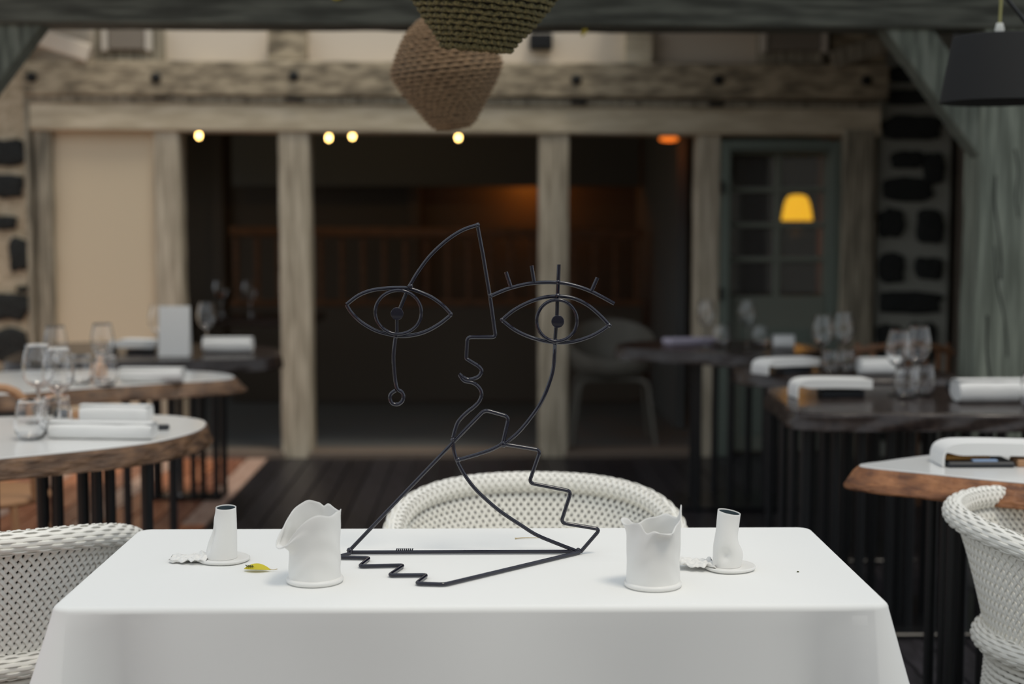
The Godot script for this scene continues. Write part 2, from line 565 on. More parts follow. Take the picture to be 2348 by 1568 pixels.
func build_wall() -> void:
	var zf := -8.4
	var wb := struct("wall_back", "timbered house wall with pale plaster, posts, beams and dark doorways")
	# posts: x0, x1, front z, material
	var posts := [[-2.545, -2.447, zf, M.old_grey, 0.012], [-1.876, -1.730, zf, M.old_v, 0.009], [-1.177, -1.002, zf, M.old_v, 0.004], [0.289, 0.458, zf, M.old_v, 0.004], [1.180, 1.316, zf, M.old_v, 0.004], [1.999, 2.185, zf + 0.03, M.old_grey, 0.012]]
	var i := 0
	for p in posts:
		var mb := Mb.new()
		beam(mb, Vector3((p[0] + p[1]) * 0.5, 0.0, p[2] - 0.09), Vector3((p[0] + p[1]) * 0.5, 1.86, p[2] - 0.09), 0.18, p[1] - p[0], 100 + i * 3, p[4])
		part("post", mb, p[3], wb)
		i += 1
	var li := Mb.new()
	beam(li, Vector3(-2.56, 1.932, zf - 0.08), Vector3(2.21, 1.902, zf - 0.08), 0.2, 0.158, 131, 0.004)
	part("lintel", li, M.lintel, wb)
	var tr := Mb.new()
	beam(tr, Vector3(-2.56, 2.025, zf - 0.04), Vector3(2.21, 1.99, zf - 0.04), 0.16, 0.036, 133, 0.002)
	part("moulding_strip", tr, M.old_grey, wb)
	var tb := Mb.new()
	beam(tb, Vector3(-2.57, 2.14, zf - 0.06), Vector3(2.24, 2.122, zf - 0.06), 0.24, 0.196, 135, 0.006)
	var tbo := part("top_beam", tb, M.beam_old, wb)
	for q in [[-2.524, 2.138], [-1.839, 2.137], [-1.076, 2.148], [0.493, 2.131], [1.285, 2.130], [2.114, 2.128]]:
		var mb := Mb.new()
		mb.lathe([[0.0, 0.0], [0.026, 0.0], [0.03, 0.004], [0.028, 0.02], [0.012, 0.026], [0.0, 0.026]], 16, Vector3(q[0], q[1], zf + 0.055), Basis(Vector3.RIGHT, PI / 2))
		part("peg", mb, M.iron, tbo)
	for q in [[-1.819, 2.035], [-1.080, 2.026], [0.506, 2.007], [1.279, 1.996]]:
		var mb := Mb.new()
		mb.box(Vector3(q[0], q[1], zf + 0.04), Vector3(0.09, 0.026, 0.03), 0.006)
		part("wedge", mb, M.iron, wb)
	var pp := Mb.new()
	pp.box(Vector3(-2.16, 0.93, zf - 0.12), Vector3(0.64, 1.86, 0.14), 0.002)
	part("plaster_panel", pp, M.plaster, wb)
	var pu := Mb.new()
	pu.box(Vector3(-0.2, 2.4, zf - 0.18), Vector3(5.0, 0.5, 0.12), 0.002)
	part("plaster_panel", pu, M.plaster_up, wb)
	for e in [[-1.75, -1.16], [0.44, 1.2], [-1.02, 0.3]]:
		var mb := Mb.new()
		mb.box(Vector3((e[0] + e[1]) * 0.5, 0.012, zf - 0.09), Vector3(e[1] - e[0], 0.045, 0.2), 0.006)
		part("threshold", mb, M.sill, wb)
	# joist ends on top of the beam
	for q in [[-1.228, -1.017, M.beam_old], [0.771, 0.919, M.lintel], [-2.19, -1.82, M.old_grey], [1.53, 1.88, M.old_grey], [1.93, 2.24, M.beam_old]]:
		var mb := Mb.new()
		beam(mb, Vector3((q[0] + q[1]) * 0.5, 2.33, zf - 0.2), Vector3((q[0] + q[1]) * 0.5, 2.33, zf + 0.0), q[1] - q[0], 0.2, 150 + int(q[0] * 7), 0.006)
		part("joist_end", mb, q[2], wb)
	for q in [[-2.0, 0.24], [1.71, 0.34]]:
		var mb := Mb.new()
		mb.box(Vector3(q[0], 2.36, zf + 0.03), Vector3(q[1] - 0.04, 0.13, 0.05), 0.004)
		part("end_board", mb, M.panel_grey, wb)
		for s in [-0.5, 0.5]:
			var eb := Mb.new()
			eb.box(Vector3(q[0] + s * q[1], 2.36, zf + 0.035), Vector3(0.032, 0.15, 0.06), 0.004)
			part("white_batten", eb, M.panel_white, wb)
	var sl := Mb.new()
	beam(sl, Vector3(-2.62, 2.41, zf + 0.06), Vector3(-2.2, 2.268, zf + 0.06), 0.06, 0.1, 171, 0.002)
	part("sloping_board", sl, M.plaster_up, wb)
	var sr := Mb.new()
	beam(sr, Vector3(2.36, 2.38, zf + 0.06), Vector3(1.92, 2.24, zf + 0.06), 0.06, 0.1, 172, 0.002)
	part("sloping_board", sr, M.old_grey, wb)
	var st := Mb.new()
	beam(st, Vector3(-2.57, 0.0, zf - 0.02), Vector3(-2.57, 2.24, zf - 0.02), 0.1, 0.03, 173, 0.003)
	part("corner_batten", st, M.old_grey, wb)
	var sp := thing("wall_speaker", "small dark box fixed on the pale plaster above the beam, beside the hanging baskets", "speaker", Vector3(0.30, 2.31, zf - 0.12))
	var sb := Mb.new()
	sb.box(Vector3(0, 0.045, 0.04), Vector3(0.13, 0.09, 0.08), 0.008)
	var sbo := part("case", sb, M.iron, sp)
	var sg := Mb.new()
	sg.box(Vector3(0, 0.045, 0.082), Vector3(0.11, 0.07, 0.006), 0.002)
	part("grille", sg, M.shade_black, sbo)
	# stone walls left and right
	var wl := struct("wall_left", "rubble wall of dark stones in pale mortar at the left end of the house front")
	var ml := Mb.new()
	ml.box(Vector3(-3.2, 1.25, zf - 0.1), Vector3(1.25, 2.6, 0.2), 0.004)
	part("mortar", ml, M.mortar, wl)
	var k := 0
	for q in [[-2.684, 1.725, 0.183, 0.15], [-2.692, 1.538, 0.179, 0.136], [-2.716, 1.336, 0.144, 0.078], [-2.637, 1.16, 0.103, 0.181], [-2.697, 0.864, 0.206, 0.155], [-2.705, 0.648, 0.201, 0.193], [-2.621, 0.965, 0.063, 0.037], [-2.68, 0.43, 0.2, 0.16], [-2.72, 0.2, 0.22, 0.18], [-3.0, 0.3, 0.26, 0.2], [-3.02, 0.62, 0.24, 0.16], [-2.95, 1.0, 0.2, 0.16], [-3.05, 1.3, 0.26, 0.2], [-3.0, 1.62, 0.24, 0.17], [-3.35, 0.5, 0.26, 0.2], [-3.38, 0.9, 0.24, 0.2], [-3.4, 1.3, 0.26, 0.2], [-3.36, 1.7, 0.24, 0.17]]:
		var o := part("stone", stone(q[2], q[3], 0.03, 200 + k), M.stone, wl)
		o.position = Vector3(q[0], q[1], zf)
		k += 1
	var wr := struct("wall_right", "rubble wall of dark stones in grey mortar beside the glazed door")
	var mr := Mb.new()
	mr.box(Vector3(2.42, 1.25, zf - 0.13), Vector3(0.42, 2.6, 0.2), 0.004)
	part("mortar", mr, M.mortar_grey, wr)
	for q in [[2.396, 2.17, 0.273, 0.097], [2.374, 2.043, 0.273, 0.085], [2.397, 1.876, 0.337, 0.141], [2.376, 1.695, 0.188, 0.098], [2.53, 1.646, 0.12, 0.172], [2.386, 1.529, 0.276, 0.135], [2.292, 1.335, 0.15, 0.165], [2.515, 1.314, 0.154, 0.197], [2.297, 1.079, 0.151, 0.173], [2.514, 1.079, 0.165, 0.124], [2.407, 0.883, 0.362, 0.13], [2.295, 0.65, 0.149, 0.213], [2.486, 0.656, 0.168, 0.225], [2.4, 0.4, 0.3, 0.17], [2.4, 0.17, 0.32, 0.18]]:
		var o := part("stone", stone(q[2], q[3], 0.03, 200 + k), M.stone, wr)
		o.position = Vector3(q[0], q[1], zf - 0.03)
		k += 1
	var ws := struct("wall_added_side", "dark boarded wall added at right, blocking light and filling a shadowed gap")
	for j in 14:
		var mb := Mb.new()
		mb.box(Vector3(2.7, 1.3, -8.5 + j * 0.2), Vector3(0.06, 2.6, 0.195), 0.006)
		part("board", mb, M.room_wood, ws)  # boards added to block light from the right and fill the shadow gap
	# glazed door
	var d := struct("door_1", "grey green door with eight panes, a glowing lamp behind it")
	var jm := Mb.new()
	for x in [1.345, 1.968]:
		jm.box(Vector3(x, 0.9, zf - 0.07), Vector3(0.055, 1.8, 0.14), 0.004)
	jm.box(Vector3(1.656, 1.775, zf - 0.07), Vector3(0.57, 0.06, 0.14), 0.004)
	part("door_frame", jm, M.door_paint, d)
	var lf := Mb.new()
	lf.box(Vector3(1.656, 0.47, zf - 0.1), Vector3(0.566, 0.9, 0.045), 0.003)
	lf.box(Vector3(1.38, 1.335, zf - 0.1), Vector3(0.022, 0.83, 0.05), 0.003)
	lf.box(Vector3(1.933, 1.335, zf - 0.1), Vector3(0.022, 0.83, 0.05), 0.003)
	lf.box(Vector3(1.656, 1.733, zf - 0.1), Vector3(0.53, 0.022, 0.05), 0.003)
	var lfo := part("leaf", lf, M.grey_paint, d)
	var lo := Mb.new()
	lo.box(Vector3(1.656, 0.42, zf - 0.078), Vector3(0.4, 0.62, 0.012), 0.006)
	part("panel", lo, M.door_paint, lfo)
	var mv := Mb.new()
	mv.box(Vector3(1.657, 1.32, zf - 0.098), Vector3(0.034, 0.81, 0.036), 0.003)
	part("glazing_bar", mv, M.grey_paint, lfo)
	for y in [1.128, 1.325, 1.525]:
		for x in [1.5155, 1.798]:
			var mb := Mb.new()
			mb.box(Vector3(x, y, zf - 0.098), Vector3(0.248, 0.03, 0.034), 0.003)
			part("glazing_bar", mb, M.grey_paint, lfo)
	for r in 4:
		for x in [1.5155, 1.798]:
			var mb := Mb.new()
			mb.box(Vector3(x, 1.021 + r * 0.2, zf - 0.1), Vector3(0.249, 0.175, 0.004), 0.0005)
			part("pane", mb, M.pane, lfo)
	var hg := Mb.new()
	for y in [0.9, 1.5]:
		hg.lathe([[0.0, 0.0], [0.01, 0.0], [0.01, 0.07], [0.0, 0.07]], 10, Vector3(1.322, y, zf + 0.008))
	part("hinge", hg, M.iron, d)

func build_room() -> void:
	for r in [["wall_room_back", Vector3(0.1, 1.1, -12.3), Vector3(6.4, 2.3, 0.1), M.room_wood, "dark wood wall at the far end of the unlit room"], ["wall_room_right", Vector3(3.2, 1.1, -10.45), Vector3(0.1, 2.3, 3.7), M.side_wood, "dark side wall of the room, right"], ["ceiling_room", Vector3(0.1, 2.12, -10.45), Vector3(6.4, 0.12, 3.75), M.room_dark, "low dark ceiling of the room"], ["floor_room", Vector3(0.1, -0.03, -10.45), Vector3(6.4, 0.06, 3.8), M.room_dark, "dark floor of the room behind the doorways"]]:
		var s := struct(r[0], r[4])
		var mb := Mb.new()
		mb.box(r[1], r[2], 0.002)
		part("panel", mb, r[3], s)
	var wl0 := struct("wall_room_left", "dark side wall of the room with an added unseen opening for daylight")
	for q in [[0.4, 0.8, -10.45, 3.7], [1.95, 0.3, -10.45, 3.7], [1.3, 1.0, -8.95, 0.7], [1.3, 1.0, -11.95, 0.7]]:  # opening added out of view to brighten the room
		var mb := Mb.new()
		mb.box(Vector3(-3.05, q[0], q[2]), Vector3(0.1, q[1], q[3]), 0.002)
		part("panel", mb, M.room_dark, wl0)
	var cp := Mb.new()
	cp.box(Vector3(2.2, 1.03, -12.2), Vector3(1.9, 2.06, 0.06), 0.002)
	part("dark_corner_panel", cp, M.side_wood, get_node("wall_room_back"))  # dark sheet added to darken the corner seen through the panes
	# partition that makes the small lit room behind the glazed door
	var pa := struct("wall_room_partition", "dark partition between the doorways and the lit corner")
	var pm := Mb.new()
	pm.box(Vector3(1.25, 1.03, -10.9), Vector3(0.06, 2.06, 2.7), 0.002)
	part("panel", pm, M.room_dark, pa)
	# ceiling beams and soffit of the room
	var so := struct("trim_1", "dark soffit across the back of the room")
	var sm := Mb.new()
	sm.box(Vector3(-0.4, 1.84, -11.75), Vector3(3.2, 0.44, 0.12), 0.004)
	part("board", sm, M.room_dark, so)
	for x in [-2.2, -0.6]:
		var mb := Mb.new()
		mb.box(Vector3(x, 1.1, -12.2), Vector3(0.1, 2.0, 0.1), 0.006)
		part("stud", mb, M.room_wood, so)
	# balustrade
	var ba := thing("balustrade", "brown wooden balustrade with upright bars, in the dark room behind the wide doorway", "railing", Vector3(-0.4, 0, -11.0))
	var hr := Mb.new()
	beam(hr, Vector3(-1.5, 1.27, 0), Vector3(1.55, 1.255, 0), 0.07, 0.075, 300, 0.001)
	part("handrail", hr, M.rail_wood, ba)
	var lr := Mb.new()
	beam(lr, Vector3(-1.5, 0.74, 0), Vector3(1.55, 0.74, 0), 0.05, 0.05, 301, 0.001)
	part("bottom_rail", lr, M.rail_wood, ba)
	for i in 20:
		var mb := Mb.new()
		mb.box(Vector3(-1.46 + i * 0.156, 0.995, 0), Vector3(0.034, 0.48, 0.03), 0.004)
		part("baluster", mb, M.rail_wood, ba)
	var pn := Mb.new()
	pn.box(Vector3(0.02, 0.37, 0), Vector3(3.05, 0.72, 0.03), 0.004)
	part("base_panel", pn, M.room_wood, ba)
	# bulbs
	var spots := [[Vector3(-2.023, 1.938, -10.5), "left-hand glowing bulb, alone in the narrow doorway at left"], [Vector3(-1.115, 1.923, -10.5), "glowing bulb just right of the second post, lower of a close pair"], [Vector3(-0.95, 1.936, -10.5), "glowing bulb of a close pair, right one of the two in the wide doorway"], [Vector3(-0.207, 1.927, -10.5), "glowing bulb below the brown hanging basket"]]
	for s in spots:
		var b := thing("ceiling_bulb", s[1], "light bulb", s[0], 0.0, "bare bulbs under the room ceiling")
		var gl := Mb.new()
		gl.lathe([[0.0, -0.015], [0.008, -0.013], [0.013, -0.006], [0.015, 0.0], [0.014, 0.01], [0.012, 0.024], [0.0, 0.028]], 16)
		part("bulb_glass", gl, M.bulb, b)
		var sk := Mb.new()
		sk.lathe([[0.0, 0.026], [0.017, 0.026], [0.017, 0.06], [0.006, 0.066], [0.004, 2.06 - s[0].y], [0.0, 2.06 - s[0].y]], 12)
		part("socket", sk, M.iron, b)
		lamp(b, "bulb_light", Vector3.ZERO, Color8(255, 214, 160), 0.011, 0.02)
	var am := thing("ceiling_lamp", "small amber lamp glowing high in the doorway left of the glazed door", "lamp", Vector3(1.14, 1.862, -9.4))
	var ag := Mb.new()
	ag.lathe([[0.0, -0.016], [0.05, -0.012], [0.062, 0.0], [0.05, 0.014], [0.0, 0.018]], 20)
	part("diffuser", ag, M.amber, am)
	var ar := Mb.new()
	ar.lathe([[0.0, 0.018], [0.03, 0.018], [0.02, 0.03], [0.006, 0.034], [0.005, 0.198], [0.0, 0.198]], 14)
	part("stem", ar, M.iron, am)
	lamp(am, "amber_light", Vector3(0, -0.06, 0), Color8(255, 140, 50), 0.006, 0.04)
	# washer light behind the soffit
	var wl := thing("wall_washer", "hidden amber downlight washing the back wall below the dark soffit", "lamp", Vector3(0.33, 1.72, -12.0))
	var wm := Mb.new()
	wm.lathe([[0.0, 0.0], [0.05, 0.0], [0.055, 0.05], [0.0, 0.05]], 18)
	part("housing", wm, M.iron, wl)
	var wg := Mb.new()
	wg.lathe([[0.0, -0.004], [0.04, -0.004], [0.042, -0.001], [0.0, -0.001]], 18)
	part("diffuser", wg, M.amber, wl)
	lamp(wl, "washer_light", Vector3(0, -0.03, 0.02), Color8(255, 150, 50), 0.06, 0.04)
	# lamp behind the door
	var pl := thing("pendant_lamp", "glowing yellow bell shade hanging behind the panes of the glazed door", "lamp", Vector3(2.0, 1.35, -9.6))
	var ps := Mb.new()
	var prof := [[0.1, 0.0], [0.095, 0.04], [0.086, 0.09], [0.074, 0.13], [0.06, 0.155], [0.03, 0.166], [0.006, 0.168], [0.006, 0.164], [0.03, 0.162], [0.057, 0.151], [0.07, 0.128], [0.082, 0.089], [0.091, 0.04], [0.096, 0.0]]
	var rings := []
	for p in prof:
		var ring := PackedVector3Array()
		for j in 32:
			ring.append(Vector3(cos(TAU * j / 32) * p[0], p[1], sin(TAU * j / 32) * p[0]))
		rings.append(ring)
	ps.loft(rings, false, true, true)
	part("lamp_shade", ps, M.lit_shade, pl)
	var pc := Mb.new()
	pc.lathe([[0.0, 0.16], [0.014, 0.165], [0.014, 0.2], [0.003, 0.21], [0.003, 0.71], [0.0, 0.71]], 10)
	part("cord", pc, M.iron, pl)
	lamp(pl, "pendant_light", Vector3(0, -0.05, 0), Color8(255, 176, 70), 0.02, 0.06)
	var rv := struct("trim_2", "wooden reveal beside the lamp, lit amber")
	var rb := Mb.new()
	rb.box(Vector3(2.25, 1.0, -9.55), Vector3(0.06, 2.0, 0.9), 0.004)
	part("board", rb, M.rail_wood, rv)
	# a table laid in the room, seen through the left doorway
	var t := thing("dining_table", "dark table inside the room, behind the narrow left doorway", "table", Vector3(-1.55, 0, -9.45))
	var tt := Mb.new()
	tt.box(Vector3(0, 0.725, 0), Vector3(0.95, 0.05, 0.7), 0.006)
	part("tabletop", tt, M.dark_top, t)
	for x in [-0.4, 0.4]:
		for z in [-0.28, 0.28]:
			var lg := Mb.new()
			lg.tube(PackedVector3Array([Vector3(x, 0, z), Vector3(x, 0.7, z)]), 0.02, 10)
			part("leg", lg, M.black_steel, t)
	var g1 := wine_glass(Vector3(-1.70, 0.75, -9.45), "wine glass with a painted amber glint, on the dark table inside the left doorway", "glasses inside the left doorway")
	var dr := Mb.new()
	dr.lathe([[0.0, 0.112], [0.012, 0.114], [0.024, 0.124], [0.032, 0.138], [0.0, 0.138]], 20)
	part("painted_glint", dr, M.amber_glint, g1)  # orange glint painted as a solid amber fill
	wine_glass(Vector3(-1.5, 0.75, -9.35), "empty wine glass beside the second post, on the dark table inside the left doorway", "glasses inside the left doorway")
	# grey shell chair in the third doorway
	var ch := thing("shell_chair", "grey shell chair on slim tube legs in the third doorway, behind the far right table", "chair", Vector3(0.75, 0, -8.95), PI)
	var sh := Mb.new()
	var rr := []
	for k in [[0.0, 0.0], [0.45, 0.006], [0.75, 0.03], [0.92, 0.09], [1.0, 0.2], [1.02, 0.32]]:
		var ring := PackedVector3Array()
		for j in 48:
			var a := TAU * j / 48.0
			var hi: float = 0.5 + 0.5 * cos(a)
			var y: float = 0.41 + k[1] * (0.35 + 0.65 * hi)
			ring.append(Vector3(sin(a) * 0.26 * k[0], y, cos(a) * 0.24 * k[0]))
		rr.append(ring)
	var rin := []
	for k in rr.size():
		var q: PackedVector3Array = rr[rr.size() - 1 - k]
		var r2 := PackedVector3Array()
		for p in q:
			r2.append(Vector3(p.x * 0.965, p.y + 0.012, p.z * 0.965))
		rin.append(r2)
	rr.append_array(rin)
	sh.loft(rr, false)
	part("shell", sh, M.shell, ch)
	for x in [-1, 1]:
		for z in [-1, 1]:
			var lg := Mb.new()
			lg.tube(rounded([Vector3(0.0, 0.4, z * 0.1), Vector3(x * 0.2, 0.4, z * 0.16), Vector3(x * 0.25, 0.0, z * 0.22)], 0.05), 0.012, 10)
			part("leg", lg, M.shell, ch)

func lamp(parent: Node3D, called: String, at: Vector3, c: Color, energy: float, size: float) -> void:
	var l := OmniLight3D.new()
	l.name = called
	l.position = at
	l.light_color = c
	l.light_energy = energy
	l.light_size = size
	l.omni_range = 12.0
	l.omni_attenuation = 2.0
	l.shadow_enabled = true
	parent.add_child(l, true)

func build_frame() -> void:
	var f := struct("trim_3", "weathered timber frame of the terrace: beam across the top, post and braces")
	var bm := Mb.new()
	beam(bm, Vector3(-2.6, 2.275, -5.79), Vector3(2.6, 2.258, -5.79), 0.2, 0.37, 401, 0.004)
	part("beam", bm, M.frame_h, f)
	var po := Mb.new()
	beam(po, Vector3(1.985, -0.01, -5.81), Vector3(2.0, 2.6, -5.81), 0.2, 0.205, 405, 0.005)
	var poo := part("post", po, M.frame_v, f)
	for q in [[1.952, 1.52, 1.985, 1.12, 0.009], [1.955, 1.25, 2.02, 0.82, 0.007], [1.93, 0.98, 1.965, 0.62, 0.008], [2.03, 1.62, 2.045, 1.36, 0.007]]:
		var ck := Mb.new()
		var pa := PackedVector3Array()
		var na := PackedVector3Array()
		for j in 13:
			var t := j / 12.0
			pa.append(Vector3(lerpf(q[0], q[2], t) + 0.006 * sin(t * 7.0 + q[0] * 40.0), lerpf(q[1], q[3], t), -5.7105))
			na.append(Vector3.BACK)
		ck.ribbon(pa, na, q[4], 0.006)
		part("crack", ck, M.iron, poo)
	var pl := Mb.new()
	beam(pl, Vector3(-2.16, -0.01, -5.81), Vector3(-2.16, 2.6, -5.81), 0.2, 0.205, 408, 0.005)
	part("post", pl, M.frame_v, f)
	var d := Vector3(0.36, -0.46, 0).normalized()
	var nn := Vector3(d.y, -d.x, 0) * -1.0
	for s in [1, -1]:
		var mb := Mb.new()
		var a := Vector3(1.505, 2.085, -5.78) if s == 1 else Vector3(-1.685, 2.085, -5.78)
		var dd := Vector3(d.x * s, d.y, 0)
		var pn := Vector3(nn.x * s, nn.y, 0)
		a += pn * 0.077
		beam(mb, a - dd * 0.12, a + dd * 0.72, 0.12, 0.154, 411 + s, 0.004)
		part("brace", mb, M.frame_d, f)
	# two yellow leaves caught on the beam
	for q in [[Vector3(-0.56, 2.185, -5.676), 0.4, "small yellow leaf stuck on the front face of the dark beam at the top"], [Vector3(0.372, 2.062, -5.74), 1.2, "yellow leaf under the dark beam, right of the green basket"]]:
		var lf := thing("leaf", q[2], "leaf", q[0])
		var mb := leaf_mesh(0.055, 0.026)
		var o := part("blade", mb, M.leaf_yellow, lf)
		o.rotation = Vector3(PI / 2 - 0.3, 0, q[1])

func leaf_mesh(l: float, w: float) -> Mb:
	var mb := Mb.new()
	var rings := []
	for i in 13:
		var t := i / 12.0
		var hw := maxf(0.0006, w * 0.5 * pow(sin(PI * pow(t, 0.85)), 0.8))
		var x := (t - 0.5) * l
		var y := 0.002 + 0.0012 * sin(t * PI * 1.2)
		rings.append(PackedVector3Array([Vector3(x, y + hw * 0.35, -hw), Vector3(x, y, 0), Vector3(x, y + hw * 0.3, hw), Vector3(x, y - 0.0006 + hw * 0.3, hw), Vector3(x, y - 0.0008, 0), Vector3(x, y - 0.0006 + hw * 0.35, -hw)]))
	mb.loft(rings)
	return mb

# ---------------------------------------------------------------- the front table
func build_main_table() -> void:
	var t := thing("dining_table", "table hidden under the white tablecloth in the foreground", "table", Vector3(-0.025, 0, -2.545))
	var tt := Mb.new()
	tt.box(Vector3(0, 0.732, 0), Vector3(1.27, 0.03, 0.56), 0.006)
	part("tabletop", tt, M.room_wood, t)
	for x in [-0.55, 0.55]:
		for z in [-0.2, 0.2]:
			var lg := Mb.new()
			lg.box(Vector3(x, 0.358, z), Vector3(0.05, 0.716, 0.05), 0.004)
			part("leg", lg, M.black_steel, t)
	# cloth
	var hx := 0.652
	var hz := 0.298
	var outline := func(inset: float, rc: float) -> Array:
		var o := []
		var ax := hx - inset
		var az := hz - inset
		rc = maxf(0.002, rc - inset)
		var corner := [[1, 1], [-1, 1], [-1, -1], [1, -1]]
		for c in 4:
			var sx: float = corner[c][0]
			var sz: float = corner[c][1]
			for j in 17:
				var a := PI / 2 * j / 16.0 + c * PI / 2
				o.append([Vector2(sx * (ax - rc) + cos(a) * rc, sz * (az - rc) + sin(a) * rc), Vector2(cos(a), sin(a)), 1.0])
			var nx: int = (c + 1) % 4
			var p1 := Vector2(corner[nx][0] * (ax - rc), corner[nx][1] * (az - rc))
			var p0 := Vector2(sx * (ax - rc), sz * (az - rc))
			var a2 := PI / 2 * (c + 1)
			var nrm := Vector2(cos(a2), sin(a2))
			for j in range(1, 30):
				var u := j / 30.0
				o.append([p0.lerp(p1, u) + nrm * rc, nrm, 0.0])
		return o
	var f := noise(501, 2.2)
	var rings := []
	for k in [0.29, 0.22, 0.15, 0.08, 0.03]:
		var ring := PackedVector3Array()
		for q in outline.call(k, 0.03):
			ring.append(Vector3(q[0].x, 0.75 + 0.0004 * f.get_noise_2d(q[0].x, q[0].y), q[0].y))
		rings.append(ring)
	for k in 6:
		var a := PI / 2 * k / 5.0
		var rr := 0.011
		var ring := PackedVector3Array()
		for q in outline.call(rr * (1.0 - sin(a)), 0.03):
			ring.append(Vector3(q[0].x, 0.75 - rr * (1.0 - cos(a)), q[0].y))
		rings.append(ring)
	var base: Array = outline.call(0.0, 0.03)
	for k in range(1, 27):
		var dep := 0.65 * k / 26.0
		var ring := PackedVector3Array()
		for q in base:
			var p: Vector2 = q[0]
			# distance to the nearest corner in plan
			var dc := Vector2(hx - absf(p.x), hz - absf(p.y)).length()
			var cone := exp(-pow(dc / 0.06, 2.0))
			var side := exp(-pow((dc - 0.10) / 0.04, 2.0))
			var off: float = dep * (0.05 + 0.30 * cone - 0.22 * side)
			off += dep * 0.035 * sin(p.x * 13.0 + 1.0) * (1.0 - cone) + dep * 0.05 * f.get_noise_2d(p.x * 1.2, p.y * 1.2 + dep * 0.4)
			ring.append(Vector3(p.x + q[1].x * off, 0.739 - dep, p.y + q[1].y * off))
		rings.append(ring)
	# the underside, so that the cloth has thickness
	var inner := []
	for k in rings.size():
		var src: PackedVector3Array = rings[rings.size() - 1 - k]
		var r2 := PackedVector3Array()
		for j in src.size():
			r2.append(Vector3(src[j].x - base[j][1].x * 0.0012, src[j].y - 0.0012, src[j].z - base[j][1].y * 0.0012))
		inner.append(r2)
	var all := rings.duplicate()
	var mb := Mb.new()
	all.append_array(inner)
	mb.loft(all, true)
	single("tablecloth", mb, M.cloth, "white tablecloth draped over the long foreground table under the wire face", "tablecloth", Vector3(-0.025, 0, -2.545))

